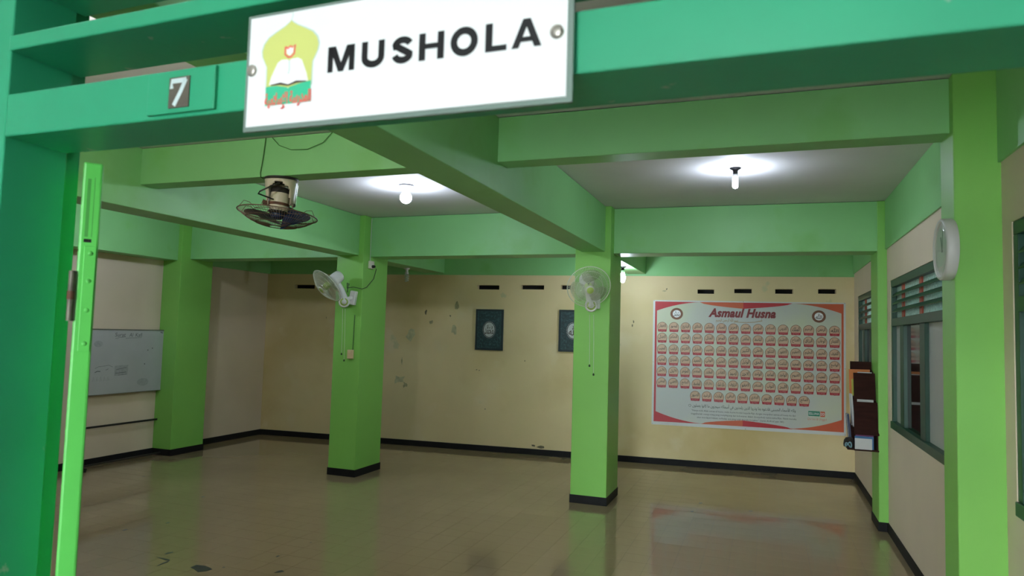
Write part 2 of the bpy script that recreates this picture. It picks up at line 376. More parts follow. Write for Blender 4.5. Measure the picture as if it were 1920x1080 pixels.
for a, x, y in cand[300:]:
    t.add([(x + g, y + g, 0), (x + P - g, y + g, 0), (x + P - g, y + P - g, 0), (x + g, y + P - g, 0), (x + g, y + g, -.003), (x + P - g, y + g, -.003), (x + P - g, y + P - g, -.003), (x + g, y + P - g, -.003)],
          [(0, 1, 2, 3), (4, 5, 1, 0), (5, 6, 2, 1), (6, 7, 3, 2), (7, 4, 0, 3)])
o = t.build('tile_field', tile_m, floor); o['kind'] = 'stuff'

# ceiling
c = MB(); c.prism([(XL - .15, YF), (XR + .15, YF), (XR + .15, 10.3), (XL - .15, 9.5)], ZC, ZC + .12)
struct(c.build('ceiling', ceil_m), 'off white plaster ceiling between the green beams')

# walls
VENTS = [(-6.94 - .33, -6.896), (-4.133, -3.786), (-3.449, -3.098), (-2.844, -2.50), (-.911, -.689), (-.423, -.193), (.104, .330), (.641, .864)]
VZ = [(2.395, 2.457), (2.413, 2.479), (2.421, 2.485), (2.427, 2.49), (2.388, 2.448), (2.401, 2.461), (2.40, 2.463), (2.407, 2.469)]
sc_ = 1 / BDIR.x
w = MB(); wall_holes(w, BA, BB, -.1, ZC + .1, (-BN.x, -BN.y), .16, [((a - BA[0]) * sc_, (b - BA[0]) * sc_, z0, z1) for (a, b), (z0, z1) in zip(VENTS, VZ)])
wb = struct(w.build('wall_back', cream_back), 'cream back wall with damp stains and ventilation slots')
w = MB()
for (a, b), (z0, z1) in zip(VENTS, VZ):
    p = V((a, by(a), 0)) - BN * .1; q = V((b, by(b), 0)) - BN * .1
    w.add([p + V((0, 0, z0 - .02)), q + V((0, 0, z0 - .02)), q + V((0, 0, z1 + .02)), p + V((0, 0, z1 + .02))], [(0, 1, 2, 3)])
o = w.build('vent_shade', vent_dark, wb); o['label'] = 'black sheet painted as the shade inside the ventilation slots'  # dark sheet painted as shade behind each slot
w = MB(); d = BN * .012
w.prism([(BA[0], BA[1] - .002), (BA[0] + d.x, BA[1] + d.y), (BB[0] + d.x, BB[1] + d.y), (BB[0], BB[1] - .002)][::1], ZGB, ZC - .001)
o = w.build('paint_band', lime_beam, wb); o['label'] = 'lime green painted beam along the top'
def crumb(x, z, sx, sz, seed, m, n=9):
    rn = random.Random(seed); b_ = MB(); p = V((x, by(x), z)); ps = []
    for i in range(n):
        a = 2 * math.pi * i / n; k = rn.uniform(.35, 1); ps.append(p + BDIR * (sx * k * math.cos(a)) + V((0, 0, sz * k * math.sin(a))) + BN * .0015)
    b_.poly(ps); o_ = b_.build('wall_stain', m, wb); return o_
damp = paint('grey green damp mark', (.42, .38, .22), .8, .3, 20)
mould = paint('dark mould mark', (.17, .15, .09), .8, .3, 20)
pk = paint('pale green old paint', (.55, .52, .31), .7, .2, 15)
for a in [(-4.95, 2.05, .03, .05, 1, mould), (-4.86, 1.9, .035, .05, 2, damp), (-4.55, 2.0, .02, .02, 3, mould), (-4.45, 2.18, .06, .09, 4, damp), (-4.48, 1.78, .05, .10, 5, pk), (-5.2, 1.7, .10, .14, 6, pk),
          (-5.32, 1.28, .02, .10, 7, damp), (-5.36, 1.0, .14, .08, 8, pk), (-5.25, .92, .06, .06, 9, damp), (-4.1, 1.20, .015, .012, 10, mould), (-4.06, 1.19, .012, .012, 11, mould), (-3.1, .12, .10, .028, 12, mould), (-3.2, .13, .05, .02, 13, mould),
          (-1.80, 1.92, .018, .022, 14, mould), (-1.785, 1.98, .012, .03, 15, mould), (-1.36, 2.42, .045, .014, 16, damp), (-1.33, 2.445, .012, .02, 17, mould), (-6.66, 1.93, .008, .03, 18, mould), (-3.95, .62, .012, .012, 19, mould), (-3.36, 1.36, .01, .01, 20, mould)]: crumb(*a)

w = MB(); wall_holes(w, (XL, YF), (XL, 9.5), -.1, ZC + .1, (-1, 0), .15, [])
wl = struct(w.build('wall_left', cream_plain), 'cream side wall behind the whiteboard')
WIN = [(1.6, 3.843), (4.45, 7.27), (8.08, 9.72)]; WZ = (.991, 2.351)
w = MB(); wall_holes(w, (XR, YF), (XR, 10.2), -.1, ZC + .1, (1, 0), .15, [(a - YF, b - YF, *WZ) for a, b in WIN])
wr = struct(w.build('wall_right', cream_plain), 'cream side wall with three green framed windows')
w = MB(); w.box(XR - .014, XR + .002, YF, 10.1, ZGR, ZC - .001)
o = w.build('paint_band', lime_beam, wr); o['label'] = 'lime green beam along the top'
w = MB(); w.box(XL - .002, XL + .05, YP1, 9.36, ZGB, ZC - .001)
o = w.build('paint_band', lime_beam, wl); o['label'] = 'lime green beam along the top'
# front wall with the doorway and long openings beside it
DX0, DX1 = -1.99, .98
w = MB(); wall_holes(w, (XL - .15, YF + .02), (XR + .15, YF + .02), -.1, ZC + .1, (0, 1), .14,
    [(DX0 - XL + .15, DX1 - XL + .15, -.05, 2.9)])
struct(w.build('wall_front', cream_plain), 'cream front wall around the green doorway')
# skirting
w = MB(); d = BN * .012
w.prism([(BA[0], BA[1]), (BA[0] + d.x, BA[1] + d.y), (BB[0] + d.x, BB[1] + d.y), (BB[0], BB[1])], 0, SK); struct(w.build('baseboard_back', black_sk), 'black painted skirting along the back wall')
w = MB(); w.box(XL, XL + .012, YF + .2, 9.33, 0, SK); struct(w.build('baseboard_left', black_sk), 'black painted skirting along the whiteboard wall')
w = MB(); w.box(XR - .012, XR, YF + .2, 10.1, 0, SK); struct(w.build('baseboard_right', black_sk), 'black painted skirting along the window wall')

# ------------------------------------------------------------------ pillars and beams
def pillar(name, x0, x1, y0, y1, label, group=None, sides='lrf'):
    root = empty(name, ((x0 + x1) / 2, (y0 + y1) / 2, 0)); tag(root, label, 'pillar', group); root['kind'] = 'structure'
    m = MB(); m.box(x0, x1, y0, y1, 0, ZC - .002); m.build('shaft', lime, root, bevel=.006)
    e = .006; m = MB(); m.box(x0 - e, x1 + e, y0 - e, y1 + e, 0, SK); m.build('skirting', black_sk, root)
pillar('pillar', XL, -7.453, YP0, YP1, 'square lime green pillar against the wall beside the whiteboard')
pillar('pillar', -4.971, -4.594, YP0, YP1, 'square lime green pillar carrying a fan, beige switch and white outlet')
pillar('pillar', -1.945, -1.558, YP0, YP1, 'freestanding lime green pillar in front of the banner, fan facing the door')
pillar('pillar', .9987, XR + .01, 7.458, 7.90, 'slim lime green wall pillar behind the brown rack')
pillar('pillar', .8788, XR + .01, 3.985, 4.263, 'lime green wall pillar carrying the round clock')
def beam(quad, z0, z1, label):
    m = MB(); m.prism(quad, z0, z1); o = m.build('ceiling_beam', lime_beam, bevel=.005); tag(o, label, 'beam'); o['kind'] = 'structure'
rect = lambda x0, x1, y0, y1: [(x0, y0), (x1, y0), (x1, y1), (x0, y1)]
ZT = ZC - .003
beam(rect(-1.879, -1.622, YF + .15, YP0 + .02), ZM, ZT, 'long lime green beam running from the doorway to the middle pillar')
beam(rect(-4.973, -4.666, YF + .15, YP0 + .02), ZM, ZT, 'long lime green beam running to the pillar with the switch')
beam(rect(-1.879, -1.622, YP1 - .02, by(-1.75) + .02), ZM, ZT, 'lime green beam behind the middle pillar, lit lamp under it')
beam(rect(-4.973, -4.666, YP1 - .02, by(-4.8) + .02), ZM, ZT, 'lime green beam at the back with the unlit lamp')
beam(rect(-7.46, -4.96, 7.363, 7.689), ZROW, ZT - .001, 'lime green cross beam above the whiteboard pillar')
beam(rect(-4.60, -1.93, 7.363, 7.689), ZROW, ZT - .001, 'lime green cross beam between the two freestanding pillars')
beam([(-1.57, 7.363), (1.01, 7.462), (1.01, 7.788), (-1.57, 7.689)], ZROW, ZT - .001, 'lime green cross beam above the banner')
beam(rect(-4.67, -1.87, 4.058, 4.238), ZF, ZT - .001, 'shallow lime green beam carrying the rusty orbit fan')
beam(rect(-1.63, .89, 4.058, 4.238), ZF, ZT - .001, 'shallow lime green beam near the clock')
beam(rect(-7.53, -4.96, 4.058, 4.238), ZF, ZT - .001, 'shallow lime green beam on the whiteboard side')
beam(rect(XL - .02, -7.52, YF + .15, YP0 + .02), ZGL, ZT, 'deep lime green beam above the whiteboard wall')

# ------------------------------------------------------------------ windows in the right wall
def window(n, y0, y1, muls, label, posts=()):
    root = struct(empty('window_%d' % n, (XR + .04, (y0 + y1) / 2, WZ[0])), label)
    z0, z1 = WZ; xa, xb = XR + .004, XR + .085; fr = .065; zr0, zr1 = 1.925, 1.995
    m = MB(); m.box(xa, xb, y0, y1, z1 - fr, z1); m.box(xa - .012, xb, y0, y1, z0, z0 + fr); m.box(xa, xb, y0, y0 + fr, z0 + fr, z1 - fr); m.box(xa, xb, y1 - fr, y1, z0 + fr, z1 - fr)
    m.build('window_frame', dark_frame, root, bevel=.004)
    m = MB(); m.box(xa - .006, xb - .002, y0 + fr, y1 - fr, zr0, zr1); m.build('transom_rail', dark_frame, root, bevel=.004)
    # lower panes and mullions
    edges = [y0 + fr] + [e for mm in muls for e in mm] + [y1 - fr]
    for a, b in muls:
        m = MB(); m.box(xa + .006, xb - .01, a, b, z0 + fr, zr0); m.build('mullion', dark_frame, root, bevel=.003)
    for k in range(0, len(edges), 2):
        m = MB(); m.box(xa + .035, xa + .041, edges[k], edges[k + 1], z0 + fr, zr0)
        m.build('pane', pane_d if (k // 2) % 2 == 1 else pane_g, root)
    # louvre zone
    za, zb = zr1, z1 - fr; rows = 4; hgt = (zb - za) / rows; cols = sorted([y0 + fr] + [p for p in posts] + [y1 - fr])
    for p in posts:
        m = MB(); m.box(xa + .028, xa + .058, p - .045, p + .045, za, zb); o = m.build('post', post_r, root); o['label'] = 'orange red post'
    for r_ in range(rows):
        for a, b in zip(cols, cols[1:]):
            m = MB(); m.box(xa + .040, xa + .046, a + .001, b - .001, za + r_ * hgt + .0005, za + (r_ + 1) * hgt - .0005); m.build('louvre_pane', pane_t, root)
    for r_ in range(1, rows):
        m = MB(); z = za + r_ * hgt
        m.add([(xa + .002, y0 + fr, z - .018), (xa + .030, y0 + fr, z + .016), (xa + .026, y0 + fr, z + .022), (xa - .002, y0 + fr, z - .012), (xa + .002, y1 - fr, z - .018), (xa + .030, y1 - fr, z + .016), (xa + .026, y1 - fr, z + .022), (xa - .002, y1 - fr, z - .012)],
              [(0, 1, 2, 3), (7, 6, 5, 4), (0, 4, 5, 1), (1, 5, 6, 2), (2, 6, 7, 3), (3, 7, 4, 0)])
        m.build('slat', dark_frame, root)
window(1, *WIN[0], [(2.3, 2.42), (3.05, 3.17)], 'green framed louvre window nearest the doorway', posts=[2.36, 3.11])
window(2, *WIN[1], [(5.85, 6.03), (6.70, 6.86)], 'green framed louvre window between the clock and the rack', posts=[6.10, 6.85])
window(3, *WIN[2], [(8.7, 8.8), (9.2, 9.34)], 'green framed louvre window at the back above the rack', posts=[8.75, 9.3])

# outside: walls and roof added to block and shape the daylight, plus paving
m = MB(); m.box(2.3, 2.45, -.5, 11, -.1, 3.2); struct(m.build('wall_block_alley', paint('alley wall', (.13, .19, .17), .8, .4, 2.5, .2, 20)), 'wall added across the alley to keep the windows dim')  # added to shade the back of the window panes
m = MB(); m.box(1.3, 1.5, -4.6, YF - .02, -.13, 3.4); struct(m.build('wall_block_right', alley), 'unseen wall added on the right to block side light')  # unseen blocker, keeps side light off the left jamb
m = MB(); m.box(-14, -1.75, -4.75, -4.6, -.13, 3.4); m.box(.20, 1.5, -4.75, -4.6, -.13, 3.4); struct(m.build('wall_block_rear', alley), 'unseen wall with a gap, added opposite the doorway to shape the daylight')  # unseen blocker, lets daylight in only through its gap
m = MB(); m.box(-14.2, -14, -4.75, YF, -.13, 3.4); struct(m.build('wall_block_left', alley), 'unseen wall added at the far left to block light')  # unseen blocker, closes the left side against the sky
m = MB(); m.box(-14, 2.6, -4.6, 12, -.25, -.13); struct(m.build('ground_corridor', concrete), 'grey concrete corridor floor')
m = MB(); m.box(-30, 30, -30, -4.6, -.30, -.16); struct(m.build('ground_yard', paint('pale yard paving', (.48, .46, .43), .8, .1, 1.5, .2, 20)), 'unseen paved yard, made pale to bounce daylight indoors')  # unseen, pale so that light bounces up to the beams
m = MB(); m.box(-14.2, 2.4, -4.75, YF + .01, 3.4, 3.5); struct(m.build('roof_block', ceil_m), 'unseen roof added above the doorway to block the sky')  # unseen blocker, keeps the sky off the lintel

# ------------------------------------------------------------------ door frame (sits a touch out of square)
FM = Matrix(((1, 0, 0, 0), (-.044, 1, 0, 1.116), (-.014, 0, 1, 0), (0, 0, 0, 1)))
frame = struct(empty('trim_1', (-.5, 1.116, 0)), 'green enamelled door frame with open slatted transom above the doorway')
def fpart(name, mat, boxes, parent=frame, bevel=.004):
    m = MB(); m.M = FM
    for b in boxes: m.box(*b)
    return m.build(name, mat, parent, bevel=bevel)
JX = -1.858
fpart('jamb', enamel, [(-2.02, JX, 0, .174, -.1, 2.95), (-2.02, JX - .016, .174, .224, -.1, 2.95)])
fpart('jamb', enamel, [(.86, 1.02, 0, .174, -.1, 2.95), (.876, 1.02, .174, .224, -.1, 2.95)])
lintel = fpart('lintel', enamel, [(JX, .86, 0, .174, 2.206, 2.318), (JX, .86, .174, .224, 2.222, 2.318)])
fpart('transom_slat', enamel, [(JX - .004, .862, -.004, .2, 2.434, 2.474)])
fpart('transom_slat', enamel, [(JX - .004, .862, -.004, .2, 2.615, 2.655)])
fpart('head_rail', enamel, [(JX, .86, 0, .2, 2.80, 2.95)])
o = fpart('number_board', enamel, [(-1.335, -1.131, -.010, 0, 2.214, 2.312)], lintel, bevel=.002); o['label'] = 'thin green board nailed to the lintel'
# house number plate
num = empty('number_plate', tuple(FM @ V((-1.233, -.011, 2.224)))); tag(num, 'small grey plate with a white number 7 on the lintel', 'sign')
m = MB(); m.M = FM; m.box(-1.264, -1.203, -.013, -.0105, 2.224, 2.294); m.build('plate', plate_gr, num)
m = MB(); m.M = FM
for pts in ([(-1.255, 2.268), (-1.255, 2.285), (-1.212, 2.285)], [(-1.213, 2.287), (-1.228, 2.258), (-1.246, 2.229)]):
    stroke(m, pts, .0115, -.0140)
m.build('digit', pale, num)
# hook above the lintel
m = MB(); m.M = FM; m.tube([(-.318 + .018 * math.cos(a), .10, 2.332 + .03 * math.sin(a)) for a in [R(x) for x in range(-20, 220, 20)]], .004, 6)
tag(m.build('wire_hook', rust), 'small rusty wire hook on top of the lintel', 'hook')

# door leaf swung open, seen edge on
leaf_c = V((-1.738, 1.36, 0)); ld = V((leaf_c.x, leaf_c.y, 0)).normalized(); ln = V((-ld.y, ld.x, 0)) * -1
ln = V((ld.y, -ld.x, 0))
door = struct(empty('door_1', tuple(leaf_c + V((0, 0, .02)))), 'bright lime green door leaf swung open, seen edge on')
LM = frame_m(leaf_c, ln, ld, (0, 0, 1))           # local x across thickness (to the right), y along the leaf, z up
m = MB(); m.M = LM
th = .0235
m.prism([(-th, 0), (th, 0), (th, .82), (-th, .82)], .02, 2.196); m.build('leaf', leaf_m, door, bevel=.006)
m = MB(); m.M = LM; m.box(-.011, -.003, -.0006, .004, 1.99, 2.15); m.box(.005, .0065, -.0006, .004, 1.99, 2.155); o = m.build('bolt_slot', paint('slot green', (.07, .36, .06), .5, .05, 8), door)
m = MB(); m.M = LM; m.box(-.012, .006, -.0008, .004, 1.975, 1.984); m.build('bolt_tip', slot_k, door)
m = MB(); m.M = LM; m.box(-.009, .019, -.0025, .004, 1.68, 1.965); pl = m.build('edge_plate', leaf_m, door, bevel=.001)
for z in (1.70, 1.79, 1.87, 1.945):
    m = MB(); m.M = LM @ Matrix.Translation((.006, -.0025, z)) @ Matrix.Rotation(R(90), 4, 'X'); m.lathe([(.0065, 0), (.006, .0012), (0.0005, .0016)], 12); m.build('screw', paint('screw green %d' % int(z * 100), (.10, .52, .085), .4, 0), pl)
m = MB(); m.M = LM @ Matrix.Translation((-.033, -.004, 1.76)); m.lathe([(.0075, 0), (.0075, .058)], 12); m.M = LM @ Matrix.Translation((-.033, -.004, 1.84)); m.lathe([(.0075, 0), (.0075, .055)], 12); m.M = LM; m.box(-.034, -.022, -.003, .002, 1.76, 1.895)
h = m.build('hinge', paint('tarnished hinge', (.16, .15, .11), .5, .3, 30, metal=.3), door)
m = MB(); m.M = LM @ Matrix.Translation((-.033, -.004, 1.818)); m.lathe([(.009, 0), (.009, .022)], 12); m.build('knuckle', rust, h)

# ------------------------------------------------------------------ MUSHOLA sign
sign = empty('sign_board', tuple(FM @ V((-.672, -.02, 2.15)))); tag(sign, 'white acrylic sign reading MUSHOLA with a dome and book emblem', 'sign')
m = MB(); m.M = FM; m.box(-1.034, -.311, -.021, -.012, 2.15, 2.400); m.build('backing', acryl, sign, bevel=.002)
m = MB(); m.M = FM; m.box(-1.024, -.3215, -.0235, -.021, 2.1595, 2.392); m.build('face', white_ac, sign)
Y1 = -.0243
LZ0, LZ1 = 2.2535, 2.3055; LH = LZ1 - LZ0
def letters():
    m = MB(); m.M = FM; t = .0137
    Q = lambda x0, x1, z0, z1: m.poly([(x0, Y1, z0), (x1, Y1, z0), (x1, Y1, z1), (x0, Y1, z1)])
    a, b = -.8205, -.757                                                  # M
    Q(a, a + t * .92, LZ0, LZ1); Q(b - t * .92, b, LZ0, LZ1); c = (a + b) / 2
    m.poly([(a + .003, Y1, LZ1), (c - .006, Y1, LZ0), (c, Y1, LZ0), (c, Y1, LZ0 + .018), (a + .0185, Y1, LZ1)]); m.poly([(b - .003, Y1, LZ1), (b - .0185, Y1, LZ1), (c, Y1, LZ0 + .018), (c, Y1, LZ0), (c + .006, Y1, LZ0)])
    a, b = -.7405, -.6885; r = (b - a) / 2 - t / 2; c = (a + b) / 2         # U
    stroke(m, [(a + t / 2, LZ1)] + [(c + r * math.cos(R(x)), LZ0 + .0205 + (.0145) * math.sin(R(x))) for x in range(180, 361, 15)] + [(b - t / 2, LZ1)], t, Y1)
    a, b = -.672, -.6245; c = (a + b) / 2; r = (b - a) / 2 - t / 2                                # S
    zc = (LZ0 + LZ1) / 2; q = .0115
    stroke(m, [(c + r * math.cos(R(x)), LZ1 - t / 2 - q + 1.05 * q * math.sin(R(x)) + .0) for x in range(20, 200, 15)] + [(c - r * .72, zc + .0075), (c, zc + .0005), (c + r * .75, zc - .0065)] + [(c + r * math.cos(R(x)), LZ0 + t / 2 + q + 1.05 * q * math.sin(R(x))) for x in range(-5, -171, -15)], t * .98, Y1)
    a, b = -.6125, -.5595; Q(a, a + t, LZ0, LZ1); Q(b - t, b, LZ0, LZ1); Q(a + t, b - t, zc - .0045, zc + .0055)   # H
    a, b = -.546, -.4905; c = (a + b) / 2; ring(m, c, zc, (b - a) / 2, LH / 2 + .0015, t, Y1)     # O
    a, b = -.4755, -.434; Q(a, a + t, LZ0, LZ1); Q(a + t, b, LZ0, LZ0 + .0105)                    # L
    a, b = -.4245, -.368; c = (a + b) / 2                                                          # A
    m.poly([(a, Y1, LZ0), (a + .0135, Y1, LZ0), (c + .001, Y1, LZ1 - .012), (c + .001, Y1, LZ1), (c - .007, Y1, LZ1)]); m.poly([(b, Y1, LZ0), (c + .007, Y1, LZ1), (c - .001, Y1, LZ1), (c - .001, Y1, LZ1 - .012), (b - .0135, Y1, LZ0)])
    Q(a + .0155, b - .0155, LZ0 + .0105, LZ0 + .0195)
    return m.build('lettering', ink, sign)
letters()
# emblem: dome, tulip, open book, emerald base, red script
cx = -.9165
dome = [(-.058, 2.234)] + [(-.058, 2.265)] + [(-.0585, 2.282), (-.064, 2.292), (-.0705, 2.305), (-.0725, 2.318), (-.068, 2.332), (-.056, 2.345), (-.036, 2.355), (-.016, 2.364), (-.004, 2.3715), (0, 2.3755)]
dome = dome + [(-x, z) for x, z in dome[-2::-1]]
m = MB(); m.M = FM; m.poly([(cx + x * 1.03, Y1 + .0004, z if z < 2.25 else z + .001) for x, z in dome]); eb = m.build('emblem', logo_gr, sign)
m = MB(); m.M = FM; m.poly([(cx + x * .985, Y1 + .0001, z - (.0012 if z > 2.3 else 0)) for x, z in dome]); m.build('dome', logo_y, eb)
m = MB(); m.M = FM; stroke(m, [(cx, 2.375), (cx + .004, 2.385), (cx + .002, 2.391)], .0018, Y1); m.build('finial', logo_gr, eb)
m = MB(); m.M = FM; stroke(m, [(cx + x, z) for x, z in [(-.012, 2.320), (-.0115, 2.304), (-.004, 2.2975), (.004, 2.2975), (.0115, 2.304), (.013, 2.322), (.006, 2.317), (.001, 2.3205), (-.005, 2.316), (-.012, 2.320)]], .0042, Y1 - .0003); m.build('tulip', logo_r, eb)
m = MB(); m.M = FM; m.poly([(cx + x, Y1 - .0002, z) for x, z in [(-.0085, 2.317), (-.008, 2.306), (0, 2.3), (.0085, 2.306), (.009, 2.317)]]); m.build('tulip_heart', logo_w, eb)
m = MB(); m.M = FM; m.poly([(cx + x, Y1 - .0004, z) for x, z in [(-.058, 2.2), (.057, 2.2), (.057, 2.243), (.03, 2.240), (.004, 2.235), (0, 2.232), (-.004, 2.235), (-.03, 2.240), (-.058, 2.240)]]); m.build('base', logo_g, eb)
m = MB(); m.M = FM
m.poly([(cx + x, Y1 - .0006, z) for x, z in [(0, 2.2405), (-.02, 2.245), (-.05, 2.243), (-.045, 2.26), (-.030, 2.288), (-.02, 2.2935), (-.006, 2.293), (0, 2.290)]]); m.poly([(cx + x, Y1 - .0006, z) for x, z in [(0, 2.2405), (0, 2.290), (.006, 2.293), (.022, 2.2935), (.032, 2.288), (.045, 2.26), (.05, 2.243), (.02, 2.245)]]); m.build('book', logo_w, eb)
m = MB(); m.M = FM; stroke(m, [(cx - .045, 2.2425), (cx - .02, 2.2435), (cx, 2.2385), (cx + .02, 2.2435), (cx + .045, 2.2425)], [.002, .005, .003, .005, .002], Y1 - .0007); m.build('book_edge', umber, eb)
m = MB(); m.M = FM; stroke(m, [(cx, 2.291), (cx + .0015, 2.27), (cx - .001, 2.262)], .0022, Y1 - .0008); m.build('bookmark', logo_gr, eb)
m = MB(); m.M = FM; put_text(m, 'logoar', cx, 2.208, w=.118, h=.036, y=Y1 - .0009); m.build('script', logo_r, eb)
for x, z in ((-1.014, 2.279), (-.340, 2.274)):
    m = MB(); m.M = FM @ Matrix.Translation((x, -.0235, z)) @ Matrix.Rotation(R(90), 4, 'X'); m.lathe([(.0125, 0), (.0125, .003), (.010, .0055), (.004, .0065), (.0005, .0066)], 20); m.build('screw', steel, sign)

# ------------------------------------------------------------------ lamps
def lamp(loc, kind, label, lit=True, on=None):
    bulb_on_ = on or (bulb_globe if kind == 'globe' else bulb_on)
    root = empty('ceiling_lamp', loc); tag(root, label, 'lamp', 'bare bulbs in lamp holders')
    T = Matrix.Translation(loc); m = MB(); m.M = T
    if kind == 'globe':
        m.lathe([(.068, -.012), (.066, -.018), (.046, -.026), (.042, -.055), (.030, -.062)], 28); m.build('holder', socket_w, root)
        m = MB(); m.M = T; m.lathe([(.074, .0), (.074, -.012)], 28); m.build('ceiling_rose', socket_k, root)
        m = MB(); m.M = T @ Matrix.Translation((0, 0, -.122)); m.lathe([(.02, .062)] + [(.056 * math.cos(R(a)), .056 * math.sin(R(a))) for a in range(65, -91, -11)] + [(.0005, -.056)], 24); m.build('bulb', bulb_on_, root)
    elif kind == 'stick':
        m.lathe([(.047, 0), (.043, -.008), (.021, -.020), (.019, -.052)], 24); m.build('holder', socket_k, root)
        m = MB(); m.M = T; m.lathe([(.019, -.052), (.020, -.070)], 20); m.build('bulb_collar', socket_w, root)
        m = MB(); m.M = T; m.lathe([(.020, -.070), (.0215, -.09), (.0215, -.150), (.017, -.162), (.0005, -.168)], 20); m.build('bulb', bulb_on_, root)
    else:
        m.lathe([(.046, 0), (.044, -.008), (.020, -.018), (.020, -.05)], 24); m.build('holder', socket_w if not lit else socket_k, root)
        m = MB(); m.M = T; m.lathe([(.020, -.05), (.027, -.065), (.027, -.085), (.018, -.09)], 20); m.build('bulb_collar', socket_w, root)
        m = MB(); m.M = T
        if lit: m.lathe([(.018, -.088), (.030, -.10), (.036, -.13), (.034, -.17), (.022, -.198), (.0005, -.208)], 20)
        else: m.tube([((.022 + .008 * math.sin(math.pi * k / 40)) * math.cos(k * .55), (.022 + .008 * math.sin(math.pi * k / 40)) * math.sin(k * .55), -.085 - .105 * k / 40) for k in range(41)], .0085, 8)
        m.build('bulb', bulb_on_ if lit else cfl_m, root)
lamp((-3.241, 5.775, ZC), 'globe', 'lit round white bulb on the ceiling beside the orbit fan')
lamp((-.244, 5.796, ZC), 'stick', 'lit stick bulb in a black holder, on the ceiling before the banner')
lamp((-1.742, 8.80, ZM), 'oval', 'lit bulb under the back beam, half hidden by the middle pillar')
lamp((-4.888, 8.82, ZM), 'spiral', 'unlit spiral bulb under the back beam', lit=False)
lamp((-6.25, 5.80, ZC), 'globe', 'lit round bulb on the ceiling before the whiteboard, hidden by the beam')

lamp((-3.05, 1.75, ZC), 'globe', 'added round fill bulb, unseen, on the ceiling just inside the front wall', on=fill_left)  # unseen lamp added to brighten the left front beam
lamp((-1.2, 2.2, ZC), 'stick', 'added stick fill bulb, unseen, on the ceiling just inside the doorway', on=fill_front)  # unseen lamp added to brighten the beams near the door

# ------------------------------------------------------------------ wall fans
def wire_dome(mb, r, dep, n, rad, zoff=0., inner=.04, rings=()):
    f = lambda q: zoff + dep * (1 - (q / r) ** 2.6)
    for i in range(n):
        a = 2 * math.pi * i / n
        mb.tube([(q * math.cos(a), q * math.sin(a), f(q)) for q in [inner, inner + (r - inner) * .35, inner + (r - inner) * .65, inner + (r - inner) * .87, r]], rad, 3)
    for q in rings: mb.tube([(q * math.cos(R(a)), q * math.sin(R(a)), f(q)) for a in range(0, 360, 9)], rad * 1.25, 4, True)
def blade(mb, a0, sweep, r0, r1, tw, zc):
    nr, na = 6, 7; top = []; th = .0022
    for i in range(nr + 1):
        q = i / nr; rr = r0 + (r1 - r0) * q; wd = sweep * (.55 + .45 * math.sin(math.pi * min(1, q * 1.15) * .75))
        for j in range(na + 1):
            s = j / na - .5; edge = 1 - .12 * (2 * s) ** 4 * q; top.append((rr * edge * math.cos(a0 + s * wd), rr * edge * math.sin(a0 + s * wd), zc + tw * s * (1.1 - .4 * q)))
    n = len(top); idx = lambda i, j: i * (na + 1) + j
    mb.add(top + [(x, y, z - th) for x, y, z in top], [(idx(i, j), idx(i + 1, j), idx(i + 1, j + 1), idx(i, j + 1)) for i in range(nr) for j in range(na)] + [(n + idx(i, j + 1), n + idx(i + 1, j + 1), n + idx(i + 1, j), n + idx(i, j)) for i in range(nr) for j in range(na)], True)
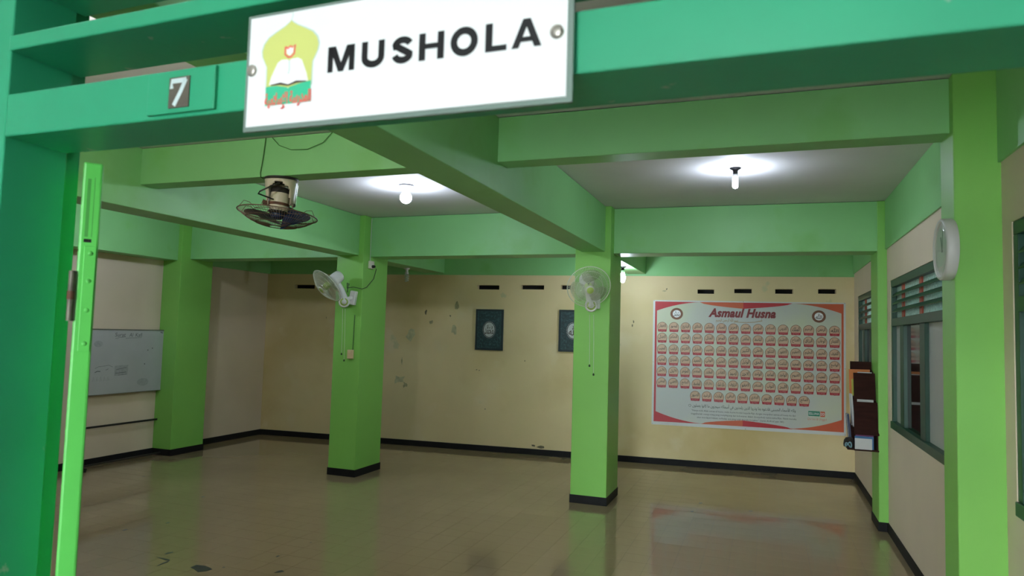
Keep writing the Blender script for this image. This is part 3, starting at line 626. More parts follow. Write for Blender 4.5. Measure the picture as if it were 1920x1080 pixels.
def wall_fan(base, centre, normal, roll, cords, label, plate_tilt=0., cable=None):
    base = V(base); C = V(centre); nrm = V(normal).normalized()
    root = empty('wall_fan', tuple(base)); tag(root, label, 'fan', 'white wall fans on the pillars')
    up = V((0, 0, 1)); ex = up.cross(nrm).normalized(); ey = nrm.cross(ex)
    H = frame_m(C, ex, ey, nrm) @ Matrix.Rotation(roll, 4, 'Z')     # local z = blowing direction
    m = MB(); m.M = Matrix.Translation(base) @ Matrix.Rotation(plate_tilt, 4, 'Y'); m.box(-.042, .042, -.055, .0, -.085, .085); m.build('wall_plate', fan_w, root, bevel=.010)
    mot = C - nrm * .155
    dialp = V((mot.x * .45 + base.x * .55, base.y - .115, base.z - .055))
    m = MB(); m.tube([base + V((0, -.03, .0)), dialp + V((0, .035, .03))], .028, 12); m.tube([dialp + V((0, .02, .0)), (dialp * .5 + mot * .5) + V((0, .02, 0)), mot - V((0, 0, .03))], [.05, .042, .034], 12); m.build('neck', fan_w, root)
    dn = (V((0, 0, CAM_H)) - dialp); dn.z *= .3; dn.normalize(); dx = up.cross(dn).normalized(); D = frame_m(dialp, dx, dn.cross(dx), dn)
    m = MB(); m.M = D; m.lathe([(.068, -.03), (.068, .012), (.060, .024)], 28); dl = m.build('control_dial', fan_w, root)
    m = MB(); m.M = D; m.lathe([(.048, .022), (.046, .028), (.0005, .029)], 24); m.build('dial_ring', fan_g, dl)
    m = MB(); m.M = D; m.lathe([(.030, .028), (.028, .034), (.0005, .035)], 20); m.build('dial_face', fan_w, dl)
    m = MB(); m.M = H; m.lathe([(.0005, -.235), (.045, -.232), (.066, -.215), (.074, -.17), (.074, -.11), (.066, -.085), (.05, -.078)], 24); m.build('motor_housing', fan_w, root)
    m = MB(); m.M = H; wire_dome(m, .222, -.075, 72, .0011, 0, .05, (.08, .15)); m.build('rear_cage', wire_m, root)
    m = MB(); m.M = H; wire_dome(m, .222, .085, 84, .0012, 0, .045, (.085, .14, .185)); m.build('front_cage', wire_m, root)
    m = MB(); m.M = H; m.tube([(.223 * math.cos(R(a)), .223 * math.sin(R(a)), 0) for a in range(0, 360, 6)], .0042, 6, True); m.build('cage_rim', wire_m, root)
    m = MB(); m.M = H @ Matrix.Translation((0, 0, .078)); m.lathe([(.047, 0), (.047, .008), (.036, .014)], 24); hb = m.build('cage_badge', wire_m, root)
    m = MB(); m.M = H @ Matrix.Translation((0, 0, .078)); m.lathe([(.036, .0135), (.030, .017), (.0005, .018)], 24); m.build('badge_centre', fan_g, hb)
    m = MB(); m.M = H; m.lathe([(.040, -.03), (.040, .03), (.03, .045), (.0005, .048)], 20); m.build('hub', fan_g, root)
    for k in range(3):
        m = MB(); m.M = H; blade(m, R(100 + 120 * k), R(88), .035, .192, .075, .0); m.build('blade', blade_m, root)
    for (x0, z0, x1, z1, kn) in cords:
        m = MB(); m.tube([(x0, YP0 - .09, z0), (x0 * .5 + x1 * .5, YP0 - .08, z0 * .5 + z1 * .5), (x1, YP0 - .08, z1)], .0019, 5); cdd = m.build('pull_cord', string, root)
        m = MB(); m.M = Matrix.Translation((x1, YP0 - .08, z1 - .018)); m.lathe([(.0005, 0), (.009, .004), (.011, .012), (.005, .026), (.0005, .028)], 12); m.build('knob', paint('cord knob %.3f' % x1, (.02, .055, .015), .5, 0), cdd)
    return root
wall_fan((-4.70, YP0, 2.135), (-4.905, 6.93, 2.262), -.59 * CR - .59 * CU - .55 * CF, R(10),
         [(-4.80, 2.00, -4.795, 1.46, 1), (-4.765, 2.00, -4.755, 1.385, 1)], 'white wall fan turned away and tilted down on the switch pillar', R(9))
wall_fan((-1.70, YP0, 2.13), (-1.712, 6.90, 2.258), .06 * CR - .40 * CU - .9 * CF, R(-14),
         [(-1.752, 1.98, -1.745, 1.45, 1), (-1.708, 1.98, -1.70, 1.36, 1)], 'white wall fan with lime hub facing the doorway on the middle pillar')

# pillar fittings
sw = empty('light_switch', (-4.712, YP0, 1.40)); tag(sw, 'beige double light switch on the pillar below the fan', 'switch')
m = MB(); m.box(-4.752, -4.672, YP0 - .028, YP0, 1.40, 1.508); m.build('box', beige_p, sw, bevel=.005)
for z in (1.425, 1.462): m = MB(); m.box(-4.735, -4.69, YP0 - .034, YP0 - .027, z, z + .028); m.build('rocker', beige_p, sw, bevel=.003)
m = MB(); m.tube([(-4.690, YP0 - .004, 1.51), (-4.686, YP0 - .004, 1.70), (-4.682, YP0 - .004, 1.93)], .0055, 6); tag(m.build('cable_conduit', cord_g), 'thin green painted cable rising from the beige switch', 'cable')
XO = -4.594
ol = empty('wall_outlet', (XO, 7.36, 2.50)); tag(ol, 'white power outlet with a plug on the pillar side', 'outlet')
m = MB(); m.box(XO, XO + .035, 7.315, 7.405, 2.505, 2.60); m.build('box', plug_w, ol, bevel=.006)
m = MB(); m.M = Matrix.Translation((XO + .035, 7.36, 2.578)) @ Matrix.Rotation(R(90), 4, 'Y'); m.lathe([(.014, 0), (.014, .003)], 14); m.build('socket', plug_w, ol)
m = MB(); m.M = Matrix.Translation((XO + .035, 7.36, 2.532)) @ Matrix.Rotation(R(90), 4, 'Y'); m.lathe([(.019, 0), (.017, .03), (.008, .042)], 14); m.build('plug', socket_k, ol)
m = MB(); m.tube([(XO + .07, 7.36, 2.532), (XO + .085, 7.37, 2.50), (XO + .06, 7.36, 2.38), (XO + .02, 7.27, 2.27), (XO + .008, 7.19, 2.245), (XO - .10, 7.17, 2.265), (XO - .16, 7.13, 2.25)], .0042, 6)
m.tube([(XO - .16, 7.13, 2.25), (XO - .15, 7.11, 2.31), (XO - .125, 7.11, 2.30), (XO - .14, 7.11, 2.20), (XO - .15, 7.11, 2.30)], .006, 6); tag(m.build('power_cord', cord_k), 'dark cord from the plug looped up to the pillar fan', 'cord')
m = MB(); m.tube([(XO + .006, 7.35, 3.13), (XO + .006, 7.345, 2.9), (XO + .006, 7.35, 2.60)], .004, 6); tag(m.build('supply_cable', cord_w), 'thin white cable dropping from the ceiling to the outlet', 'cable')

# ------------------------------------------------------------------ orbit fan under the front beam
ofc = V((-3.375, 4.148, ZF)); of = empty('orbit_fan', tuple(ofc)); tag(of, 'old cream ceiling fan with navy blades in a rusty cage under the beam', 'fan')
T = Matrix.Translation(ofc) @ Matrix.Rotation(R(40), 4, 'Z')
m = MB(); m.M = T; m.lathe([(.121, 0), (.121, -.012), (.112, -.018)], 28); m.build('mount_plate', motor_d, of)
def yoke():   # tapering half-open shell: two cheeks joined by a collar
    m = MB(); m.M = T @ Matrix.Rotation(R(-12), 4, 'Z'); n = 48; vs = []; rows = [(.118, -.012), (.115, -.04), (.114, -.055), (.112, -.068), (.110, -.085), (.107, -.11), (.103, -.15), (.098, -.205)]
    for r, z in rows:
        for i in range(n): vs.append((r * math.cos(2 * math.pi * i / n), r * .92 * math.sin(2 * math.pi * i / n), z))
    fs = []
    for k in range(len(rows) - 1):
        for i in range(n):
            a = 360 * (i + .5) / n; lim = [0, 12, 26, 36, 43, 48, 52][k]
            if k and (abs(a - 270) < lim or abs(a - 90) < lim): continue
            fs.append((k * n + i, (k + 1) * n + i, (k + 1) * n + (i + 1) % n, k * n + (i + 1) % n))
    m.add(vs, fs, True); o = m.build('yoke', fan_old, of); s = o.modifiers.new('shell', 'SOLIDIFY'); s.thickness = .007; s.offset = -1
yoke()
m = MB(); m.M = T; m.tube([(.113, .0, -.035), (.102, 0, -.20)], .0065, 8); m.build('chrome_rod', chrome, of)
m = MB(); m.M = T @ Matrix.Translation((.095, -.015, -.195)) @ Matrix.Rotation(R(90), 4, 'X'); m.lathe([(.012, -.01), (.012, .02)], 12); m.build('pivot_bolt', motor_d, of)
TILT = T @ Matrix.Translation((0.0, 0, -.10)) @ Matrix.Rotation(R(5), 4, 'Y') @ Matrix.Rotation(R(-2), 4, 'X')
m = MB(); m.M = TILT; m.lathe([(.0005, .035), (.05, .03), (.072, .015), (.072, -.015)], 24); m.build('motor_cap', motor_d, of)
m = MB(); m.M = TILT; m.lathe([(.070, -.012), (.073, -.05), (.073, -.095), (.068, -.125), (.066, -.148)], 24); m.build('motor_housing', fan_old, of)
m = MB(); m.M = TILT; m.lathe([(.075, -.088), (.075, -.108)], 24, False); m.box(-.115, -.07, -.03, .015, -.115, -.085); m.build('clamp_band', rust, of)
m = MB(); m.M = TILT; m.lathe([(.068, -.146), (.075, -.155), (.05, -.165)], 24); m.build('cage_collar', motor_d, of)
m = MB(); m.M = TILT; m.lathe([(.045, -.16), (.05, -.185), (.03, -.205), (.0005, -.21)], 20); m.build('hub', blade_b, of)
for k, a in enumerate((-20, 105, 192)):
    m = MB(); m.M = TILT; blade(m, R(a), R(70 if k < 2 else 60), .04, .235, (.17, .06, .012)[k], -.185); m.build('blade', blade_b, of)
RC = .283
m = MB(); m.M = TILT @ Matrix.Translation((.0, 0, -.17))
f = lambda q: -.095 * (1 - (q / RC) ** 2.4)
for i in range(84):
    a = 2 * math.pi * i / 84; m.tube([(q * math.cos(a + .25 * (1 - q / RC)), q * math.sin(a + .25 * (1 - q / RC)), f(q)) for q in (.045, .12, .19, .245, RC)], .0014, 3)
for q in (.05, .15, .22): m.tube([(q * math.cos(R(a)), q * math.sin(R(a)), f(q)) for a in range(0, 360, 9)], .002, 4, True)
m.build('lower_cage', cage_m, of)
m = MB(); m.M = TILT @ Matrix.Translation((.0, 0, -.17)); m.tube([(RC * math.cos(R(a)), RC * math.sin(R(a)), 0) for a in range(0, 360, 6)], .0045, 6, True); m.build('cage_rim', cage_m, of)
m = MB(); m.M = TILT @ Matrix.Translation((.0, 0, -.17))
for a in range(20, 380, 45):
    ca, sa = math.cos(R(a)), math.sin(R(a)); m.tube([(.07 * ca, .07 * sa, .018), (.17 * ca, .17 * sa, .012), (.215 * ca, .215 * sa, .045), (.255 * ca, .255 * sa, .048), (.27 * ca, .27 * sa, .02), (RC * ca, RC * sa, 0)], .0024, 5)
m.tube([(.17 * math.cos(R(a)), .17 * math.sin(R(a)), .012) for a in range(0, 360, 12)], .0024, 4, True); m.build('upper_cage', cage_m, of)
m = MB(); m.M = T; m.tube([(-.015, -.118, -.055), (-.06, -.16, -.085), (-.145, -.15, -.135), (-.155, -.14, -.15), (-.10, -.10, -.16), (-.05, -.07, -.17)], .0055, 8); m.build('motor_lead', motor_d, of)
YB = 4.058
m = MB(); m.tube([(-3.49, YB + .03, ZF - .005), (-3.485, YB - .006, ZF - .002), (-3.49, YB - .006, ZF + .03), (-3.47, YB - .008, 3.0), (-3.455, YB - .008, 3.14)], .0035, 6); tag(m.build('fan_cable', cord_g), 'green painted cable running up the beam from the orbit fan', 'cable')
m = MB(); m.tube([(-3.40, YB - .008, 3.14), (-3.33, YB - .012, 3.075), (-3.22, YB - .012, 3.035), (-3.08, YB - .012, 3.03), (-2.95, YB - .012, 3.07), (-2.88, YB - .008, 3.14)], .0026, 6); tag(m.build('hanging_cable', cord_g), 'thin loose cable sagging in a loop on the beam above the orbit fan', 'cable')

# ------------------------------------------------------------------ whiteboard and its stand
WX = -7.69
wbd = empty('whiteboard', (WX, 6.62, 0)); tag(wbd, 'white marker board with faint handwriting on a black tube stand', 'whiteboard')
m = MB(); m.box(WX - .012, WX, 6.02, 7.215, .868, 1.668); m.build('board', wb_m, wbd)
m = MB(); m.box(WX - .014, WX + .006, 6.01, 7.222, 1.662, 1.674); m.box(WX - .014, WX + .006, 6.01, 7.222, .860, .868); m.box(WX - .014, WX + .006, 6.01, 6.02, .868, 1.662); m.box(WX - .014, WX + .004, 7.215, 7.221, .868, 1.662); m.build('edge_trim', alu, wbd)
WM_ = frame_m((WX + .0015, 6.0, .868), (0, 1, 0), (-1, 0, 0), (0, 0, 1))     # local x along +y, z up, facing +x
for key, x_, w_ in (('wb0', .54, .155), ('wb1', .70, .06), ('wb2', .815, .105)):
    m = MB(); m.M = WM_; put_text(m, key, x_, .735, w=w_, h=.05, y=0); m.build('handwriting', marker, wbd)
def ink_line(pts, w_):
    m = MB(); m.M = WM_; stroke(m, pts, w_, 0); m.build('marker_stroke', marker, wbd)
for pts, w_ in [([(.47, .685), (.53, .70), (.62, .708)], .004), ([(.62, .69), (.70, .695), (.86, .70)], .004), ([(1.155, .775), (1.195, .762)], .012), ([(.215, .32), (.26, .34), (.33, .345), (.40, .355), (.46, .33)], .004), ([(.215, .27), (.25, .285), (.29, .282)], .009), ([(.36, .295), (.40, .31)], .005),
                ([(.51, .295), (.6, .31), (.66, .32)], .005), ([(.50, .25), (.58, .255), (.66, .26)], .006), ([(.54, .225), (.66, .232)], .004)] + [([(.19 + k * .05, .16), (.20 + k * .05, .22), (.215 + k * .05, .165)], .0025) for k in range(5)]: ink_line(pts, w_)
for x, z in ((1.04, .56), (.97, .535), (.93, .355)): m = MB(); m.M = WM_; disc(m, x, z, .009, .009, 0, 8); m.build('marker_dot', marker, wbd)
m = MB(); m.M = WM_; m.poly([(.49, .0006, .22), (.68, .0006, .225), (.685, .0006, .35), (.485, .0006, .345)]); m.build('smudge', smudge, wbd)
for x, z, a_, b_ in ((.92, .12, .09, .05), (.24, .62, .06, .04)): m = MB(); m.M = WM_; disc(m, x, z, a_, b_, .0006, 14); m.build('smudge', smudge, wbd)
st = wbd
for y in (5.99, 7.265):
    m = MB(); m.box(WX - .045, WX - .018, y - .013, y + .013, .03, 1.30); pp = m.build('post', black_m, st)
    m = MB(); m.box(WX - .06, WX + .24, y - .013, y + .013, .022, .048); m.build('foot', black_m, st)
    for x in (WX - .05, WX + .225):
        m = MB(); m.M = Matrix.Translation((x, y, 0)); m.lathe([(.016, 0), (.016, .022)], 12); m.build('foot_cap', black_m, st)
m = MB(); m.box(WX - .042, WX - .020, 5.99, 7.265, .46, .482); m.build('cross_bar', black_m, st)
m = MB(); m.box(WX + .06, WX + .082, 5.99, 7.265, .026, .046); m.build('floor_bar', black_m, st)
m = MB(); m.box(WX - .040, WX - .013, 5.99, 7.265, 1.1, 1.12); m.build('hanger', black_m, st)

# ------------------------------------------------------------------ pictures on the back wall
def picture(x0, x1, z0, z1, key, label):
    p = V((x0, by(x0), z0)) + BN * .001; W = (x1 - x0) * sc_; Hh = z1 - z0
    root = empty('wall_picture', tuple(p + BDIR * W / 2)); tag(root, label, 'picture', 'dark teal calligraphy pictures')
    M_ = frame_m(p, BDIR, -BN, (0, 0, 1))       # local x along the wall, -y into the room
    m = MB(); m.M = M_; m.box(0, W, -.028, 0, 0, Hh); m.build('canvas', canvas_t, root, bevel=.003)
    m = MB(); m.M = M_
    for a, b, c_, d_ in ((0, W, 0, .028), (0, W, Hh - .028, Hh), (0, .028, .028, Hh - .028), (W - .028, W, .028, Hh - .028)): m.box(a, b, -.0285 - .002, -.0275, c_, d_)
    m.build('border', canvas_e, root)
    m = MB(); m.M = M_
    for e in (.034, .044): stroke(m, [(e, e), (W - e, e), (W - e, Hh - e), (e, Hh - e), (e, e)], .003, -.029)
    m.build('border_line', canvas_l, root)
    ox, oz = W * .5, Hh * .5
    m = MB(); m.M = M_; disc(m, ox, oz, .118, .143, -.029, 36); m.build('medallion_ground', canvas_e, root)
    m = MB(); m.M = M_; ring(m, ox, oz, .118, .143, .004, -.0295, 40)
    m.build('outer_ring', canvas_l, root)
    m = MB(); m.M = M_
    for k in range(34):
        a = 2 * math.pi * k / 34; disc(m, ox + .098 * math.cos(a), oz + .122 * math.sin(a), .005, .006, -.0295, 7)
    m.build('beading', oval_w, root)
    m = MB(); m.M = M_; disc(m, ox, oz, .085, .109, -.0295, 32); ov = m.build('oval', oval_w, root)
    m = MB(); m.M = M_; put_text(m, key, ox, oz + .003, w=.138, h=.14, y=-.0302)
    m.build('calligraphy', umber, ov)
    m = MB(); m.M = M_; stroke(m, [(W * .36, Hh * .13), (W * .64, Hh * .132)], .004, -.029); disc(m, W * .55, Hh * .148, .014, .018, -.029, 8); m.build('maker_mark', canvas_l, root)
picture(-4.130, -3.700, 1.500, 2.113, 'muh', 'dark teal picture with white oval calligraphy, wholly visible between the pillars')
picture(-2.857, -2.427, 1.517, 2.126, 'all', 'dark teal picture with white oval calligraphy, half hidden by the middle pillar')

# ------------------------------------------------------------------ Asmaul Husna banner
bx0 = -1.513; bp = V((bx0, by(bx0), .547)) + BN * .004
BW, BH = 2.50, 1.742
bn = empty('wall_banner', tuple(bp + BDIR * BW / 2)); tag(bn, 'large printed vinyl banner titled Asmaul Husna on the back wall', 'banner')
# local x 0..BW, z 0..BH; the sheet hangs a little low on the right
BMX = frame_m(bp, BDIR, -BN, (0, 0, 1))
m = MB(); m.M = BMX; nx = 24; vs = []; fs = []
for i in range(nx + 1):
    for j in range(13):
        x = BW * i / nx; z = BH * j / 12; ed = min(i, nx - i, j, 12 - j)
        vs.append((x, -.002 - (.0018 * (math.sin(i * 1.3 + j * .7) + 1) if ed else 0), z))
q = lambda i, j: i * 13 + j
m.add(vs, [(q(i, j), q(i + 1, j), q(i + 1, j + 1), q(i, j + 1)) for i in range(nx) for j in range(12)], True)
m.add([(0, 0, 0), (BW, 0, 0), (BW, 0, BH), (0, 0, BH)], [(3, 2, 1, 0)])
m.build('sheet', vinyl_w, bn)
e0, e1, e2, e3 = .028, BW - .028, .045, BH - .018       # printed area
yy = -.0072
m = MB(); m.M = BMX; m.poly([(e0, yy, e2), (e1, yy, e2), (e1, yy, e3), (e0, yy, e3)]); m.build('print_ground', vinyl, bn)
yy -= .0006
def swoosh(pts, mat):
    m = MB(); m.M = BMX; m.poly([(x, yy, z) for x, z in pts]); m.build('print_swoosh', mat, bn)
mid = BW * .485
cur = lambda x0, z0, x1, z1, k, n=10: [(x0 + (x1 - x0) * t_, z0 + (z1 - z0) * (t_ ** k)) for t_ in [i / n for i in range(n + 1)]]
swoosh([(e0, e3)] + [(x, z) for x, z in reversed(cur(mid * .56, e3 - .004, e0, e3 - .14, 1.9))][0:1] + [(x, z) for x, z in reversed(cur(mid * .56, e3 - .004, e0, e3 - .14, 1.9))], b_red)
swoosh(cur(mid * .52, e3, mid, e3 - .085, .55) + [(mid, e3)], b_org)
swoosh([(mid, e3)] + list(reversed(cur(mid * 1.52, e3, mid, e3 - .085, .55))), b_red)
swoosh([(e1, e3)] + cur(mid * 1.50, e3 - .004, e1, e3 - .135, 1.9), b_org)
swoosh([(e0, e2)] + list(reversed(cur(mid * .6, e2 + .004, e0, e2 + .15, 1.9))), b_red)
swoosh(cur(mid * .55, e2, mid, e2 + .08, .55) + [(mid, e2)], b_org)
swoosh([(mid, e2)] + list(reversed(cur(mid * 1.52, e2, mid, e2 + .08, .55))), b_red)
swoosh([(e1, e2)] + cur(mid * 1.42, e2 + .004, e1, e2 + .17, 1.9), b_org)
m = MB(); m.M = BMX; m.poly([(e0, yy - .0002, e2), (e0 + .026, yy - .0002, e2), (e0 + .026, yy - .0002, e3), (e0, yy - .0002, e3)]); m.build('side_stripe', b_red, bn)
m = MB(); m.M = BMX; m.poly([(e1 - .026, yy - .0002, e2), (e1, yy - .0002, e2), (e1, yy - .0002, e3), (e1 - .026, yy - .0002, e3)]); m.build('side_stripe', b_org, bn)
yt = yy - .0006
m = MB(); m.M = BMX; put_text(m, 'title', BW * .477, BH * .906, w=.88, h=.125, y=yt)
m.build('title', b_title, bn)
m = MB(); m.M = BMX; put_text(m, 'bism', BW * .40, BH * .848, w=.29, h=.075, y=yt); stroke(m, [(BW * .44, BH * .836), (BW * .50, BH * .834), (BW * .545, BH * .838), (BW * .583, BH * .850), (BW * .578, BH * .866)], [.006, .007, .007, .010, .006], yt); m.build('basmala', b_gold, bn)
for fx, key in ((.130, 'muh'), (.868, 'all')):
    m = MB(); m.M = BMX; disc(m, BW * fx, BH * .892, .086, .082, yt, 30); rd = m.build('roundel', b_brn, bn)
    m = MB(); m.M = BMX; disc(m, BW * fx, BH * .892, .055, .052, yt - .0005, 26); m.build('roundel_ground', logo_w, rd)
    m = MB(); m.M = BMX; put_text(m, key, BW * fx, BH * .893, w=.082, h=.075, y=yt - .001); m.build('calligraphy', b_ink, rd)
rowz = [.777, .689, .598, .509, .420, .330]; cols = [BW * (.052 + i * (.945 - .052) / 14) for i in range(15)]
def medallion(x, z, idx):
    m = MB(); m.M = BMX; rx, rz = .069, .070
    m.m = 0; disc(m, x, z + .012, rx, rz, yt, 20)
    m.m = 1; disc(m, x, z + .012, rx - .006, rz - .006, yt - .0004, 20)
    m.m = 2; m.poly([(x - .056, yt - .0008, z - .055), (x + .056, yt - .0008, z - .055), (x + .063, yt - .0008, z - .023), (x - .063, yt - .0008, z - .023)])
    m.m = 3; put_text(m, ('l', idx), x, z - .039, w=.092, h=.013, y=yt - .0012, fit=True)
    m.m = 4; put_text(m, ('n', idx), x, z + .024, w=.094, h=.058, y=yt - .0008)
    m.build('medallion', [b_brn, b_tan, b_rib, b_ribt, b_ink], bn)
k = 0
for r_ in range(6):
    for c_ in range(15): medallion(cols[14 - c_], BH * rowz[r_] - .008 * 0, k); k += 1
for c_ in range(10): medallion(BW * (.235 + (9 - c_) * (.795 - .235) / 9), BH * .236, k); k += 1
m = MB(); m.M = BMX; put_text(m, 'verse', BW * .487, BH * .166, w=1.33, h=.075, y=yt); ring(m, BW * .207, BH * .166, .018, .018, .004, yt, 14); m.build('verse', b_ink, bn)
for i in range(3):
    m = MB(); m.M = BMX; put_text(m, ('v', i), BW * (.485 if i < 2 else .47), BH * (.128 - .026 * i), w=(1.34, 1.36, 1.12)[i], h=.032, y=yt); m.build('translation_line', b_ink, bn)
m = MB(); m.M = BMX; lx = BW * .862; m.poly([(lx - .115, yt, BH * .135), (lx + .025, yt, BH * .135), (lx + .025, yt, BH * .172), (lx - .115, yt, BH * .172)]); lg = m.build('logo', b_grn, bn)
m = MB(); m.M = BMX; put_text(m, 'esl', lx - .045, BH * .1535, w=.125, h=.034, y=yt - .0006); m.build('logo_lettering', vinyl_w, lg)
m = MB(); m.M = BMX; m.poly([(lx + .032, yt, BH * .132), (lx + .088, yt, BH * .132), (lx + .088, yt, BH * .172), (lx + .032, yt, BH * .172)]); lg2 = m.build('logo_tile', b_org, lg)
m = MB(); m.M = BMX; put_text(m, 'dd', lx + .060, BH * .152, w=.046, h=.036, y=yt - .0006); m.build('tile_lettering', vinyl_w, lg)
m = MB(); m.M = BMX; put_text(m, 'slog', lx - .01, BH * .111, w=.235, h=.040, y=yt); m.build('slogan', b_pink, bn)
for x, z in ((.012, .012), (BW * .5, .012), (BW - .012, .012), (.012, BH - .008), (BW * .485, BH - .006), (BW - .012, BH - .008), (.012, BH * .5), (BW - .01, BH * .5)):
    m = MB(); m.M = BMX @ Matrix.Translation((x, -.004, z)) @ Matrix.Rotation(R(90), 4, 'X'); m.lathe([(.007, 0), (.006, .003)], 8); m.build('nail', steel, bn)

# ------------------------------------------------------------------ clock on the near wall pillar
ck = empty('wall_clock', (.8788, 4.035, 2.245)); tag(ck, 'round silver wall clock on the pillar between two windows', 'clock')
CM = Matrix.Translation((.8788, 4.035, 2.247)) @ Matrix.Rotation(R(-90), 4, 'Y') @ Matrix.Rotation(R(90), 4, 'Z')   # local z = -x
m = MB(); m.M = CM; m.lathe([(.152, 0), (.157, .012), (.157, .048), (.150, .056), (.142, .054), (.138, .044)], 48); m.build('case', silver, ck)
m = MB(); m.M = CM; m.lathe([(.140, .040), (.0005, .041)], 40, False); dl = m.build('dial', dial, ck)
for k in range(12):
    a = 2 * math.pi * k / 12; m = MB(); m.M = CM @ Matrix.Rotation(a, 4, 'Z'); m.box(-.003, .003, .108, .126, .0412, .0420); m.build('hour_mark', b_ink, dl)
for ang, ln_, wd in ((R(200), .07, .006), (R(168), .10, .004)):
    m = MB(); m.M = CM @ Matrix.Rotation(ang, 4, 'Z'); m.box(-wd, wd, -.015, ln_, .0435, .0450); m.build('hand', b_ink, ck)
m = MB(); m.M = CM; m.lathe([(.0005, .054), (.10, .0525), (.142, .0490), (.142, .0500), (.10, .0535), (.0005, .055)], 40, False); m.build('glass', clockglass, ck)

# ------------------------------------------------------------------ rack with books at the slim wall pillar
rk = empty('book_rack', (.9, 7.66, .735)); tag(rk, 'dark brown tiered wooden book rack fixed to the slim wall pillar', 'rack')
XA, XB = .795, .996
m = MB(); m.box(XA + .005, XB, 7.872, 7.884, .75, 1.575); m.build('back_panel', wood_d, rk)
for x in (XB - .012,):
    m = MB(); m.M = frame_m((x, 0, 0), (0, 1, 0), (0, 0, 1), (1, 0, 0)); m.prism([(7.452, .745), (7.885, .745), (7.885, 1.50), (7.70, 1.46), (7.66, 1.22), (7.54, 1.195), (7.47, .9)], 0, .012); m.build('side_panel', wood_d, rk)
def slant(name, x0, x1, ya, za, yb, zb, th_=.010):
    m = MB(); m.add([(x0, ya, za), (x1, ya, za), (x1, yb, zb), (x0, yb, zb), (x0, ya + th_, za), (x1, ya + th_, za), (x1, yb + th_, zb), (x0, yb + th_, zb)], [(0, 1, 2, 3), (7, 6, 5, 4), (0, 4, 5, 1), (1, 5, 6, 2), (2, 6, 7, 3), (3, 7, 4, 0)]); return m.build(name, wood_d, rk)
slant('front_panel', XA + .012, XB + .012, 7.60, 1.185, 7.66, 1.468)
slant('front_panel', XA - .002, XB + .012, 7.455, .885, 7.50, 1.195)
m = MB(); m.box(XA - .004, XB + .008, 7.445, 7.885, .735, .747); m.build('bottom_shelf', wood_d, rk)
m = MB(); m.box(XA + .01, XB - .012, 7.52, 7.872, .93, .938); m.box(XA + .01, XB - .012, 7.66, 7.872, 1.22, 1.228); m.build('inner_shelf', wood_d, rk)
def book(x0, x1, y0, y1, z0, z1, mat, label, tilt=0., page='y'):
    root = empty('book', ((x0 + x1) / 2, (y0 + y1) / 2, z0), (0, tilt, 0)); tag(root, label, 'book', 'books in the brown rack')
    w_, d_, h_ = x1 - x0, y1 - y0, z1 - z0; c_ = .0025
    m = MB(); m.box(-w_ / 2, w_ / 2, -d_ / 2, -d_ / 2 + c_, 0, h_); m.box(-w_ / 2, w_ / 2, d_ / 2 - c_, d_ / 2, 0, h_); m.box(w_ / 2 - c_, w_ / 2, -d_ / 2 + c_, d_ / 2 - c_, 0, h_); m.build('cover', mat, root, world=False)
    m = MB(); m.box(-w_ / 2 + .004, w_ / 2 - c_, -d_ / 2 + c_, d_ / 2 - c_, .004, h_ - .004); m.build('pages', paper, root, world=False)
    return root
book(.792, .98, 7.835, 7.868, 1.234, 1.495, bk_org, 'orange book standing in the top tier of the rack', R(-1))
book(.812, .975, 7.790, 7.825, 1.235, 1.40, bk_yel, 'yellow green book in front of the orange one', R(-2))
book(.85, .975, 7.69, 7.715, 1.232, 1.475, paper, 'white booklet rising above the upper rack panel')
book(.83, .97, 7.54, 7.575, .94, 1.215, paper, 'white booklet rising above the lower rack panel')
book(.800, .818, 7.64, 7.78, .94, 1.255, paper, 'pale booklet leaning out of the open rack side', R(-4))
book(.775, .796, 7.67, 7.79, .752, 1.055, bk_blue, 'dark blue book leaning out of the open rack side', R(-5))
def flatbook(x0, x1, y0, y1, z0, z1, mat, label, face=None):
    r_ = book(x0, x1, y0, y1, z0, z1, mat, label); return r_
flatbook(.812, .965, 7.505, 7.535, .748, .905, bk_pur, 'purple book behind the blue one on the lowest shelf')
m_ = MB(); m_.box(-.03, .01, -.0012, 0, .008, .020)
flatbook(.800, .962, 7.478, 7.500, .748, .868, bk_cyan, 'blue book on the lowest rack shelf')
flatbook(.798, .945, 7.455, 7.474, .748, .850, paper, 'white booklet with print at the front of the lowest rack shelf')
m = MB(); m.box(.83, .85, 7.502, 7.5045, .884, .895); m.box(.858, .87, 7.502, 7.5045, .884, .895)
m = MB(); m.M = Matrix.Translation((.762, 7.60, .7485)); m.lathe([(.050, 0), (.053, .025), (.048, .06), (.032, .085), (.0005, .092)], 20); tag(m.build('knitted_cap', cap_m), 'dark cap resting on the open end of the rack', 'cap')
m = MB(); m.box(.735, XA - .004, 7.47, 7.68, .735, .747); m.build('end_shelf', wood_d, rk)
m = MB()
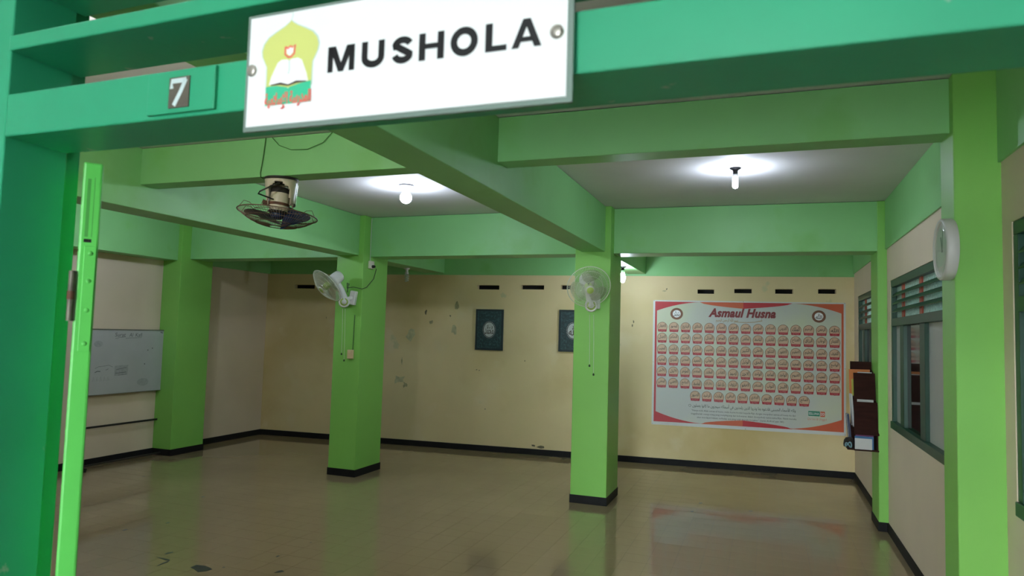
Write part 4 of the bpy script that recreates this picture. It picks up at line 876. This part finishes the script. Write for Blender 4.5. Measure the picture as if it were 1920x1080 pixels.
for k in range(26):
    a = 2 * math.pi * k / 26; m.M = Matrix.Translation((.745 + .026 * math.cos(a), 7.50 + .045 * math.sin(a), .779 + .02 * math.sin(2 * a))); m.lathe([(.0005, -.007), (.0055, -.004), (.007, 0), (.0055, .004), (.0005, .007)], 6)
tag(m.build('prayer_beads', bead_m), 'pale blue prayer beads beside the dark cap', 'beads')

# ------------------------------------------------------------------ chipped dark marks on the floor
def mark(pts):
    m = MB(); n = len(pts); m.add([(x, y, .0006) for x, y in pts] + [(x, y, -.0015) for x, y in pts], [list(range(n))] + [(i, n + i, n + (i + 1) % n, (i + 1) % n) for i in range(n)])
    m.build('floor_stain', stain_k, floor)
def unproj(u, v):
    d_ = CF + CR * ((u - 960) / FPX) + CU * ((540 - v) / FPX); t_ = -CAM_H / d_.z; return (d_.x * t_, d_.y * t_)
for ps in ([(357, 1064), (368, 1059), (385, 1061), (395, 1065), (398, 1067.5), (388, 1071), (371, 1073), (365, 1068)],
           [(308, 1039), (314, 1036), (324, 1034.5), (325, 1036), (312, 1039.5)], [(293, 1044), (303, 1046), (318, 1049), (319, 1051), (310, 1050.5), (300, 1047)], [(319, 1050), (315, 1054), (296, 1061), (294, 1061), (306, 1055)],
           [(514, 1074), (521, 1070.5), (529, 1069), (533, 1072), (524, 1073.5)], [(517, 1044), (521, 1041.5), (525, 1042), (520, 1044.5)], [(416, 1064.5), (420, 1062.5), (422, 1064)], [(442, 1072), (444, 1071.5), (443, 1073)],
           [(229, 994.5), (236, 992), (240, 993), (232, 995)], [(310, 981), (316, 979), (319, 980), (313, 981.5)], [(377, 932), (381, 930.5), (384, 931.5), (380, 932.5)], [(266, 894), (270, 892.5), (272, 893.5)], [(580, 1018), (583, 1016.5), (585, 1017.5)],
           [(1310, 943), (1315, 942), (1318, 943.5), (1312, 944.5)], [(1294, 958.5), (1300, 958), (1301, 959.5), (1296, 960)], [(1403, 958), (1410, 957.5), (1412, 959), (1405, 959)]):
    mark([unproj(*p) for p in ps][::-1])
